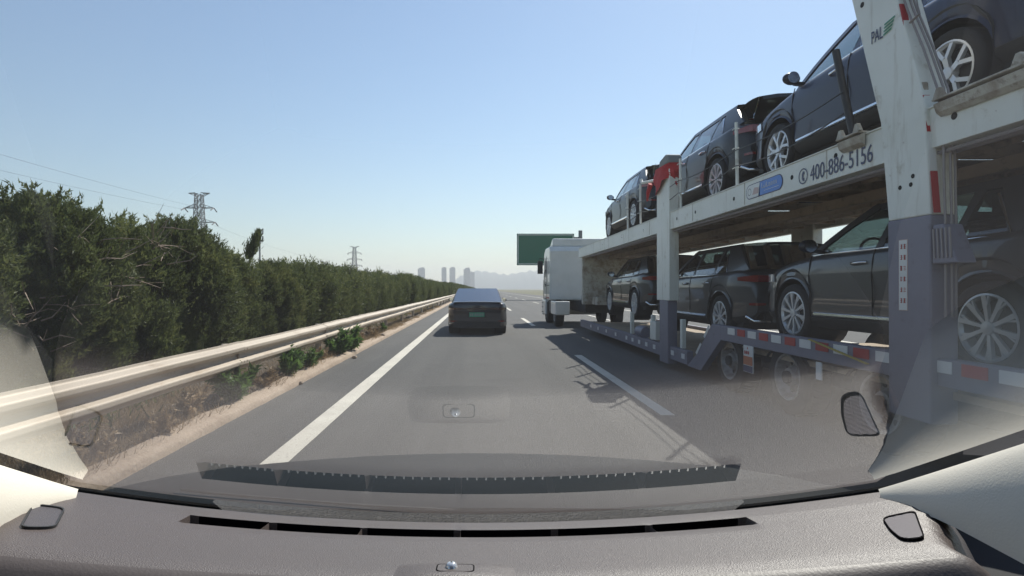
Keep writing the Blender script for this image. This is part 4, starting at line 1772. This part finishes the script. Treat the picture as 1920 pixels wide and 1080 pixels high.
# second post with canvas and red cloth on its top
for x0, x1, far in ((XL - .02, XL + .15, False), (XR - .15, XR + .02, True)):
    b = MB()
    b.b2((x0, 9.72, 1.2), (x1, 10.40, 3.50))
    p2_ = b.build('second_post', M['truck_white'], tr, bevel=.012)
    b = MB()
    b.b2((x0 + .002, 9.80, .1), (x1 - .002, 10.25, 1.198))
    b.build('second_post_foot', M['truck_purple'], tr, bevel=.01)
b = MB()
b.tube([(XL, 10.5, 3.42), (XL - .06, 11.2, 3.50), (XL - .06, 11.25, 3.58)], .03, 8)
b.build('bracket_arm', M['truck_white'], tr, smooth=60)
b = MB()
rr = random.Random(4)
rows = []
for k in range(9):
    u = k / 8
    row = []
    for i in range(15):
        a = 2 * math.pi * i / 14
        f_ = 1 + .10 * math.sin(a * 5 + k) + .05 * math.sin(a * 9)
        q = (abs(math.cos(a)) ** 4 + abs(math.sin(a)) ** 4) ** .25
        row.append((XL + .07 + math.cos(a) / q * .15 * f_, 10.07 + math.sin(a) / q * .42 * f_ * (1.05 - .25 * u), 3.56 - .34 * u + (.1 * math.sin(a * 2) * u)))
    rows.append(row)
b.grid(rows)
b.add(rows[0][:-1], [tuple(range(14))])
b.tube([(XL - .1, 10.5, 3.35), (XL - .12, 10.6, 3.2), (XL - .09, 10.75, 3.08)], [.05, .035, .015], 7)
o = b.build('cloth', M['cloth_red'], None, smooth=70)
tag(o, 'red cloth wrapped around the top of the second white post', 'cloth')
b = MB()
b.prism([(XL - .05, 10.25, 3.56), (XL - .05, 10.15, 3.70), (XL - .05, 9.85, 3.745), (XL - .05, 9.72, 3.71), (XL - .05, 9.70, 3.56)], (.25, 0, 0))
o = b.build('canvas_bundle', M['canvas_grey'], None, smooth=40, bevel=.03)
tag(o, 'grey canvas bundle sitting on the post above the red cloth', 'bundle')

# lower frame
b = MB()
b.b2((XL + .02, 1.2, .70), (XL + .12, 7.75, .90))
lf = b.build('lower_side_rail', M['truck_purple'], tr, bevel=.006)
b = MB()
b.b2((XR - .12, 1.2, .70), (XR - .02, 7.75, .90))
b.build('lower_side_rail', M['truck_purple'], tr, bevel=.006)
yy = 2.0
k = 0
while yy < 7.5:
    q = MB()
    q.b2((XL + .014, yy, .80), (XL + .019, yy + .2, .885))
    q.build('reflector', M['tape_white' if k % 2 else 'tape_red'], lf)
    yy += .28
    k += 1
for x0, x1 in ((XL + .02, XL + .12), (XR - .12, XR - .02)):
    b = MB()
    b.prism([(x0, 7.75, .90), (x0, 7.75, .70), (x0, 8.45, .18), (x0, 9.0, .18), (x0, 8.62, .40), (x0, 8.05, .90)], (x1 - x0, 0, 0))
    kn = b.build('riser', M['truck_purple'], tr, bevel=.006)
    b = MB()
    b.b2((x0, 9.0, .19), (x1, 18.4, .41))
    wr_ = b.build('well_rail', M['truck_purple'], tr, bevel=.006)
    if x0 < 4:
        for k in range(2):
            q = MB()
            y0, z0, y1, z1 = (8.10, .86, 8.28, .68) if k == 0 else (8.40, .58, 8.58, .41)
            q.prism([(x0 - .006, y0, z0), (x0 - .006, y0 + .05, z0 + .02), (x0 - .006, y1 + .05, z1 + .02), (x0 - .006, y1, z1)], (.003, 0, 0))
            q.build('reflector', M['tape_white'], kn)
        yy = 9.1
        k = 0
        while yy < 17.5:
            q = MB()
            q.b2((x0 - .006, yy, .27), (x0 - .001, yy + .14, .35))
            q.build('reflector', M['tape_white'], wr_)
            yy += .5 if yy < 12.6 else 1.0
b = MB()
b.b2((XL + .13, 1.3, .60), (XR - .13, 7.8, .655))
b.b2((XL + .13, 8.4, .28), (XR - .13, 18.3, .33))
b.prism([(XL + .13, 7.8, .655), (XL + .13, 7.8, .60), (XL + .13, 8.4, .28), (XL + .13, 8.4, .33)], (XR - XL - .26, 0, 0))
b.build('lower_deck', M['deck_rust'], tr)
b = MB()
for y in (9.3, 10.9, 12.4):
    b.b2((XL + .05, y, .42), (XL + .12, y + .1, .9))
b.b2((XL + .02, 10.6, .44), (XL + .3, 10.95, .78))
b.build('tool_box', M['truck_white'], tr, bevel=.01)
b = MB()
b.lathe([(.001, -.25), (.11, -.25), (.13, 0), (.11, .25), (.001, .25)], (XL + .1, 11.7, .52), 'y', 14)
b.build('air_tank', M['truck_purple'], tr, smooth=50)
# axles and wheels
b = MB()
b.b2((XL + .35, 2.6, .40), (XL + .5, 8.3, .60))
b.b2((XR - .5, 2.6, .40), (XR - .35, 8.3, .60))
for y in (7.72, 6.27, 4.82):
    b.tube([(XL + .1, y, .425), (XR - .1, y, .425)], .07, 10)
b.build('bogie', M['chassis'], tr)

def truck_wheel(parent, c, r, w, side):
    b = MB()
    o = side * w / 2
    rim = r * .56
    b.lathe([(rim, o * .7), (rim + .02, o * .98), (r * .9, o), (r * .98, o * .85), (r, o * .6), (r, -o * .6), (r * .98, -o * .85), (r * .9, -o), (rim, -o)], (0, 0, 0), 'x', 36)
    for k in range(36):
        a = 2 * math.pi * k / 36
        b.bar((o * .55, (r + .001) * math.cos(a), (r + .001) * math.sin(a)), (-o * .55, (r + .001) * math.cos(a + .06), (r + .001) * math.sin(a + .06)), .02, .012)
    wh = b.build('wheel', M['tyre'], parent, smooth=40, local=True)
    wh.location = Vector(c) - wloc(parent)
    b = MB()
    b.lathe([(rim + .022, o * 1.0), (rim + .018, o * 1.06), (rim - .005, o * 1.02), (rim - .03, o * .5), (rim - .06, o * .25), (rim * .55, o * .35), (rim * .5, o * .5), (rim * .42, o * .9), (.001, o * .95)], (0, 0, 0), 'x', 32)
    for k in range(8):
        a = 2 * math.pi * k / 8
        b.lathe([(.012, o * .3), (.014, o * .62), (.001, o * .64)], (0, rim * .48 * math.cos(a), rim * .48 * math.sin(a)), 'x', 8)
    b.build('rim', M['steel_rim'], wh, smooth=40, local=True)
    b = MB()
    for k in range(8):
        a = 2 * math.pi * (k + .5) / 8
        b.lathe([(.001, o * .36), (.03, o * .36)], (0, rim * .70 * math.cos(a), rim * .70 * math.sin(a)), 'x', 10)
    b.build('rim_holes', M['hole'], wh, local=True)
    return wh
w0 = None
for y in (7.72, 6.27, 4.82):
    for x, s in ((XL + .26, -1), (XR - .26, 1)):
        truck_wheel(tr, (x, y, .425), .425, .27, s)
    b = MB()
    for x in (XL + .10,):
        rows = []
        for k in range(13):
            a = R(20) + R(140) * k / 12
            rows.append([(x + dx, y + .49 * math.cos(a), min(.695, .425 + .49 * math.sin(a) * .7)) for dx in (0, .3)])
        b.grid(rows)
        b.grid([[(p[0], p[1], p[2] - .012) for p in row] for row in rows], True)
    b.build('mudguard', M['chassis'], tr, smooth=60)
# placard between the wheels
b = MB()
b.b2((XL + .0, 6.80, .38), (XL + .012, 7.04, .705))
pl = b.build('placard', M['tape_white'], tr)
b = MB()
b.b2((XL - .004, 6.805, .47), (XL - .001, 7.035, .575))
b.build('placard_orange', M['print_orange'], pl)
b = MB()
b.b2((XL - .004, 6.805, .385), (XL - .001, 7.035, .462))
b.build('placard_blue', M['print_navy'], pl)
b = MB()
for k in range(3):
    b.b2((XL - .004, 6.98 - k * .045, .60), (XL - .001, 7.01 - k * .045, .64))
b.lathe([(.001, -.002), (.014, -.002)], (XL, 6.93, .675), 'x', 12)
b.build('placard_marks', M['print_red'], pl)
b = MB()
b.bar((XL - .01, 5.62, .90), (XL - .03, 4.75, .77), .03, .008)
b.build('strap', M['strap_yellow'], tr)
b = MB()
b.b2((XL + .0, 5.44, .52), (XL + .01, 5.53, .69))
b.build('white_tab', M['tape_white'], tr)
# front bulkhead of the trailer
b = MB()
b.b2((XL + .1, 18.4, .9), (XR - .1, 18.6, 2.6))
b.b2((XL + .4, 17.6, .9), (XR - .4, 20.3, 1.15))
b.build('front_bulkhead', M['truck_dirty'], tr, bevel=.01)

# ================================================================ tractor
tc = thing('tractor_unit', 'white truck cab pulling the car carrier', 'truck', (4.3, 22, 0))
X0, X1 = 2.82, 5.32
b = MB()
b.prism([(X0, 21.2, .95), (X0, 23.3, .95), (X0, 23.4, 1.75), (X0, 23.05, 2.95), (X0, 22.6, 3.1), (X0, 21.3, 3.1), (X0, 21.15, 2.9)], (X1 - X0, 0, 0))
cabo = b.build('cab', M['paint_cab'], tc, bevel=.06)
b = MB()
b.prism([(X0 - .004, 22.3, 1.9), (X0 - .004, 23.15, 1.9), (X0 - .004, 22.92, 2.65), (X0 - .004, 22.3, 2.65)], (.01, 0, 0))
b.build('side_window', M['far_glass'], cabo)
b = MB()
for pts in (((22.2, 1.0), (22.2, 2.75)), ((23.28, 1.0), (23.28, 1.8)), ((22.2, 1.0), (23.28, 1.0)), ((21.25, 1.55), (22.2, 1.55))):
    b.bar((X0 - .002, pts[0][0], pts[0][1]), (X0 - .002, pts[1][0], pts[1][1]), .014, .02)
b.build('door_seams', M['hole'], cabo)
b = MB()
b.tube([(X0 - .03, 22.34, 1.5), (X0 - .05, 22.34, 1.6), (X0 - .05, 22.34, 2.1), (X0 - .03, 22.34, 2.2)], .018, 6)
b.b2((X0 - .03, 22.45, 1.55), (X0, 22.65, 1.6))
b.build('door_handle', M['plastic_black'], cabo)
b = MB()
for k_ in range(3):
    b.b2((X0 - .07, 22.9, .42 + .2 * k_), (X0 - .04, 23.35, .45 + .2 * k_))
b.build('cab_steps', M['plastic_black'], cabo)
b = MB()
for k_ in range(4):
    b.b2((X0 - .012, 21.35 + .25 * k_, 1.02), (X0 - .002, 21.5 + .25 * k_, 1.07))
b.build('side_reflector', M['tape_red'], cabo)
b = MB()
b.prism([(X0 + .15, 21.4, 3.1), (X0 + .15, 22.5, 3.1), (X0 + .15, 21.6, 3.42), (X0 + .15, 21.4, 3.42)], (X1 - X0 - .3, 0, 0))
b.build('air_deflector', M['paint_cab'], cabo, bevel=.05)
b = MB()
b.prism([(X0 + .1, 23.41, 1.8), (X1 - .1, 23.41, 1.8), (X1 - .15, 23.09, 2.86), (X0 + .15, 23.09, 2.86)], (0, .008, 0))
b.build('windshield', M['far_glass'], cabo)
b = MB()
b.b2((X0 - .05, 22.2, .35), (X0 + .55, 23.5, .95))
b.b2((X0 - .05, 23.2, .3), (X1 + .05, 23.55, .95))
b.b2((X0 - .02, 19.3, .45), (X0 + .5, 20.7, .95))
b.build('skirt', M['paint_cab'], tc, bevel=.04)
b = MB()
b.b2((3.8, 18.9, .55), (4.8, 23.2, .95))
b.b2((X0 + .05, 21.0, .5), (X0 + .6, 21.9, .95))
b.build('chassis_frame', M['chassis'], tc)
for y in (22.5, 19.9):
    for x, s in ((X0 + .17, -1), (X1 - .17, 1)):
        truck_wheel(tc, (x, y, .5), .5, .3, s)
b = MB()
b.b2((X0 - .28, 23.0, 2.05), (X0 - .06, 23.12, 2.6))
b.tube([(X0, 23.1, 2.7), (X0 - .18, 23.15, 2.72), (X0 - .18, 23.1, 2.55)], .02, 6)
b.build('mirror', M['plastic_black'], tc, bevel=.03)

for ch in tc.children:
    ch.location = Vector(ch.location) + Vector((0, 1.2, 0))
# ================================================================ our own car (seen from inside)
def lift(x):
    return .29 * x * x + .05 * x ** 4
BOW = .30
CZ = 1.40
own = thing('passenger_car', 'our own car: brown-grey dashboard and windscreen we look over', 'car', (0, .3, 0))
ANG = R(33.0)
GY, GZ = .737, -.313           # foot of the glass, relative to the lens
def glass_pt(x, s):
    """s metres up the glass from its foot"""
    return (x, GY - s * math.cos(ANG) - BOW * x * x, CZ + GZ + s * math.sin(ANG) + lift(x))

xs = [k * .02 for k in range(-29, 30)]
b = MB()
ss = [-.10, 0, .05, .10, .15, .22, .3, .4, .5, .6, .7, .8, .9, 1.0]
b.grid([[glass_pt(x, s) for x in xs] for s in ss])
wsn = b.build('windscreen', M['windscreen'], own, smooth=89)
# black ceramic edge along the foot of the glass
b = MB()
b.grid([[tuple(Vector(glass_pt(x, s)) + Vector((0, .001, .0025))) for x in xs] for s in (-.10, -.03, 0, .03, .052)])
b.build('black_edge', M['near_black'], wsn, smooth=89)

# dashboard profile (y, z relative to the lens)
PROF = [(.745, -.44), (.71, -.37), (.69, -.315), (.681, -.288), (.676, -.2795), (.668, -.2762), (.6395, -.2722),
        (.638, -.2720), (.636, -.34), (.613, -.335), (.6105, -.269), (.609, -.2676),
        (.59, -.265), (.57, -.2622), (.55, -.2594), (.53, -.2566), (.512, -.2541), (.488, -.2511), (.476, -.2545), (.464, -.265), (.448, -.29), (.43, -.335), (.41, -.40), (.39, -.50), (.375, -.7), (.37, -1.05)]
VL, VR = -.306, .286
div = [VL, -.226, -.1285, -.0238, .0855, .189, VR]
dx = set()
for k in range(-50, 51):
    dx.add(round(k * .01, 4))
for d_ in div:
    for e in (-.0042, .0042):
        dx.add(round(d_ + e, 4))
dx.add(VL - .012)
dx.add(VR + .012)
dx = sorted(dx)
def edge_fall(x, y):
    lim = (.445 - .35 * max(0, min(.16, .65 - y))) if x < 0 else (.437 - .6 * max(0, min(.10, .62 - y)))
    xe = max(0.0, abs(x) - lim)
    return 30 * xe * xe
def in_slot(x):
    if x < VL or x > VR:
        return False
    return all(abs(x - d_) > .0041 for d_ in div)
flat = {7: -.2788, 8: -.2775, 9: -.2735, 10: -.272}
rows = []
for i, (y, z) in enumerate(PROF):
    row = []
    for x in dx:
        zz, yy = z, y
        plain = -.2755 + .14 * (.665 - y)
        if 7 <= i <= 10 and not in_slot(x):
            zz = plain - (.0008 if VL < x < VR else 0)
        # edges of the dashboard fall away
        zz -= edge_fall(x, y)
        kk = 1 if y > .5 else max(0, (y - .3) / .2)
        row.append((x, yy - BOW * x * x * kk, CZ + zz + lift(x) * kk))
    rows.append(row)
b = MB()
nr, nc = len(rows), len(dx)
vs = [p for r_ in rows for p in r_]
for f_pass in (0,):
    b.add(vs, [])
for i in range(nr - 1):
    for j in range(nc - 1):
        xm = (dx[j] + dx[j + 1]) / 2
        m = 0
        if 7 <= i <= 9 and in_slot(xm):
            m = 1  # slot recess near-black: its shade is put into the colour
        elif i >= 17:
            m = 2
        elif i <= 3:
            m = 3  # front gutter near-black: dark of the gap put into the colour
        b.f.append((i * nc + j, i * nc + j + 1, (i + 1) * nc + j + 1, (i + 1) * nc + j))
        b.m.append(m)
dash = b.build('dashboard', [M['dash'], M['near_black'], M['dash_smooth'], M['near_black']], own, smooth=40)
# fins standing in the defroster slots
b = MB()
for a, c in zip(div, div[1:]):
    for k in range(1, 10):
        x = lerp(a, c, k / 10)
        z = CZ + lift(x)
        yb_ = -BOW * x * x
        b.b2((x - .0009, .6125 + yb_, z - .33), (x + .0009, .619 + yb_, z - .274))
b.build('vent_fins', M['fin'], dash)['kind'] = 'stuff'

def dash_z(x, y):
    z = interp(-y, [(-p[0], p[1]) for p in PROF if p[0] < .6095 or .639 < p[0] < .67])
    return CZ + z + lift(x)
def inset(name, poly, mrim, mfill, h=.0025, ribs=0):
    """flat panel following the dashboard: rim + fill"""
    cx = sum(p[0] for p in poly) / len(poly)
    cy = sum(p[1] for p in poly) / len(poly)
    def P3(p, k, dz):
        x, y = cx + (p[0] - cx) * k, cy + (p[1] - cy) * k
        return (x, y - BOW * x * x, dash_z(x, y) - edge_fall(x, y) + dz)
    b = MB()
    n = len(poly)
    o_ = [P3(p, 1.0, -.002) for p in poly]
    o2 = [P3(p, 1.0, h) for p in poly]
    i2 = [P3(p, .93, h) for p in poly]
    i3 = [P3(p, .92, h * .4) for p in poly]
    for A_, B_ in ((o_, o2), (o2, i2), (i2, i3)):
        b.grid([A_ + [A_[0]], B_ + [B_[0]]])
    rim = b.build(name, mrim, dash, smooth=30)
    b = MB()
    b.add(i3 + [P3((cx, cy), 1, h * .4)], [(k, (k + 1) % n, n) for k in range(n)])
    b.build('grille_fabric', mfill, rim)
    if ribs:
        b = MB()
        xs_ = [p[0] for p in poly]
        ys_ = [p[1] for p in poly]
        for k in range(1, ribs):
            y = lerp(min(ys_), max(ys_), k / ribs)
            xx = []
            for q in range(n):
                p0, p1 = poly[q], poly[(q + 1) % n]
                if (p0[1] - y) * (p1[1] - y) < 0:
                    xx.append(lerp(p0[0], p1[0], (y - p0[1]) / (p1[1] - p0[1])))
            if len(xx) == 2:
                xa, xb = min(xx), max(xx)
                ca = (xa + xb) / 2
                xa, xb = ca + (xa - ca) * .92, ca + (xb - ca) * .92
                b.bar((xa, y - BOW * xa * xa, dash_z(xa, y) + h * .5), (xb, y - BOW * xb * xb, dash_z(xb, y) + h * .5), .0009, .0008)
        b.build('grille_ribs', M['mesh_rib'], rim)['kind'] = 'stuff'
    return rim
def roundpoly(pts, r=.01, n=4):
    out = []
    m_ = len(pts)
    for i in range(m_):
        p, a, c = Vector(pts[i]), Vector(pts[i - 1]), Vector(pts[(i + 1) % m_])
        d1, d2 = (a - p).normalized(), (c - p).normalized()
        q1, q2 = p + d1 * r, p + d2 * r
        for k in range(n + 1):
            t = k / n
            out.append(tuple(q1.lerp(p, t).lerp(p.lerp(q2, t), t)))
    return out
inset('speaker_grille', roundpoly([(0.385, 0.5843), (0.417, 0.5919), (0.378, 0.521), (0.3625, 0.5228), (0.3705, 0.5506)], .009), M['near_black'], M['mesh_grille'], ribs=34)
inset('speaker_grille', roundpoly([(-0.434, 0.6075), (-0.4085, 0.6095), (-0.381, 0.5528), (-0.401, 0.5425)], .009), M['plastic_black'], M['mesh_grille'], ribs=0)
# sunlight sensor in its raised pod
b = MB()
rows = []
for k in range(13):
    v_ = -1 + 2 * k / 12
    row = []
    for q in range(19):
        u = -1 + 2 * q / 18
        x, y = -.020 + u * .060, .500 - v_ * .026
        hgt = .0062 * (1 - min(1, abs(u) ** 2.6)) ** 1.3 * (1 - min(1, abs(v_) ** 4)) - .0012
        row.append((x, y, dash_z(x, y) + hgt ))
    rows.append(row)
b.grid(rows)
sp = b.build('sensor_pod', M['dash'], dash, smooth=70)
b = MB()
fr_ = roundpoly([(-.0375, .5125), (-.0035, .5125), (-.0035, .4935), (-.0375, .4935)], .005)
oz = [(x, y, dash_z(x, y) + .0048) for x, y in fr_]
iz = [(-.0205 + (x + .0205) * .93, .503 + (y - .503) * .88, z) for x, y, z in oz]
b.grid([[(x, y, z - .01) for x, y, z in oz + [oz[0]]], oz + [oz[0]]])
b.grid([oz + [oz[0]], iz + [iz[0]]])
b.build('sensor_frame', M['near_black'], sp)
b = MB()
b.add([(x, y, z + .0002) for x, y, z in iz], [tuple(range(len(iz)))])
b.build('sensor_cover', M['dash'], sp)
b = MB()
b.lathe([(.0055, 0), (.005, .003), (.003, .0048), (.001, .0052)], (-.024, .504, CZ - .2485), 'z', 16)
b.build('sensor_dome', M['lamp_clear'], sp, smooth=80)

# A-pillar trims, door tops, headliner, floor
for s in (-1, 1):
    b = MB()
    rows = []
    for k in range(33):
        t = k / 32
        y = lerp(.605, -.10, t)
        x = .428 + .25 * max(0.0, .605 - y) ** .85 + .8 * max(0.0, .40 - y)
        sg = (GY - y - BOW * x * x) / math.cos(ANG)
        e = Vector(glass_pt(x, sg))
        e.z -= .006
        fade = min(1, t * 8 + .15)
        grow = max(0.0, min(1.0, (.53 - y) / .10))
        hh = (.050 + .075 * grow) * fade
        inn = (.030 + .022 * grow) * fade
        row = []
        for q in range(9):
            a = math.pi / 2 * q / 8
            row.append((s * (e.x - inn * math.sin(a) ** 1.3), e.y - .012 * q / 8, e.z - hh * (1 - math.cos(a)) ** .8))
        row.append((row[-1][0] + s * .03, row[-1][1] - .02, row[-1][2] - .005))
        rows.append(row)
    b.grid(rows, s > 0)
    b.build('pillar_trim', M['trim_beige'], own, smooth=80)
    b = MB()
    b.grid([[(s * x, y, CZ + z) for x, y, z in ((.43, .60, -.27), (.455, .50, -.30), (.48, .36, -.35), (.50, -.5, -.36))], [(s * x, y, CZ + z) for x, y, z in ((.56, .62, -.24), (.60, .50, -.265), (.62, .36, -.29), (.64, -.5, -.31))],
            [(s * x, y, CZ + z) for x, y, z in ((.80, .72, -.26), (.84, .55, -.27), (.86, .40, -.29), (.88, -.5, -.31))]])
    b.grid([[(s * x, y, CZ + z) for x, y, z in ((.43, .60, -.27), (.455, .50, -.30), (.48, .36, -.35), (.50, -.5, -.36))], [(s * x, y, CZ + z) for x, y, z in ((.43, .60, -1.1), (.455, .50, -1.1), (.48, .36, -1.1), (.50, -.5, -1.1))]])
    b.build('door_top', M['interior_dark'], own, smooth=40)
b = MB()
b.b2((-.62, -1.6, CZ + .235), (.62, -.13, CZ + .27))
b.build('headliner', M['trim_beige'], own, bevel=.02)
b = MB()
b.b2((-.9, -1.6, .25), (.9, .74, .30))
b.b2((-.60, .70, .30), (.60, .745, .98))
b.build('cabin_floor', M['interior_dark'], own)

b = MB()
b.b2((-.80, -1.45, .3), (.80, -1.40, 1.63))
for s in (-1, 1):
    b.b2((s * .74, -1.40, .3), (s * .80, -.45, 1.63))
b.build('cabin_shell', M['interior_dark'], own)
for s in (-1, 1):
    b = MB()
    b.box((s * .38, -.62, .98), (.50, .16, .72), (R(-14), 0, 0), .8)
    b.box((s * .38, -.76, 1.44), (.27, .11, .2), (R(-10), 0, 0), .85)
    b.box((s * .38, -.36, .58), (.52, .55, .18))
    b.build('seat', M['seat'], own, bevel=.04)
# bonnet and wiper outside the glass
b = MB()
rows = []
BON = [(.835, -.40), (.84, -.325), (.90, -.318), (1.05, -.336), (1.2, -.364), (1.35, -.397), (1.48, -.430), (1.56, -.458), (1.62, -.50), (1.66, -.58), (1.68, -.72), (1.68, -.95)]
for y, z in BON:
    row = []
    for k in range(-16, 17):
        x = k / 16 * .84
        drop = .035 * x * x + .16 * max(0, abs(x) - .55) ** 2 * 4
        row.append((x, y - .30 * x * x * max(0, y - .8), CZ + z - drop + .02 * (abs(x) < .4) * 0))
    rows.append(row)
b.grid(rows)
for sgn, jj in ((-1, 0), (1, 32)):
    b.grid([[r_[jj] for r_ in rows], [(r_[jj][0], r_[jj][1], .3) for r_ in rows]])
b.build('bonnet', M['bonnet'], own, smooth=50)
b = MB()
pts = []
for k in range(13):
    t = k / 12
    x = lerp(-.34, -.03, t)
    pts.append(Vector(glass_pt(x, .075 + .008 * math.sin(math.pi * t) - .012 * t)) + Vector((0, .006, .009)))
b.tube(pts, [.0016] * 12 + [.001], 6)
b.build('wiper', M['plastic_black'], own, smooth=60)
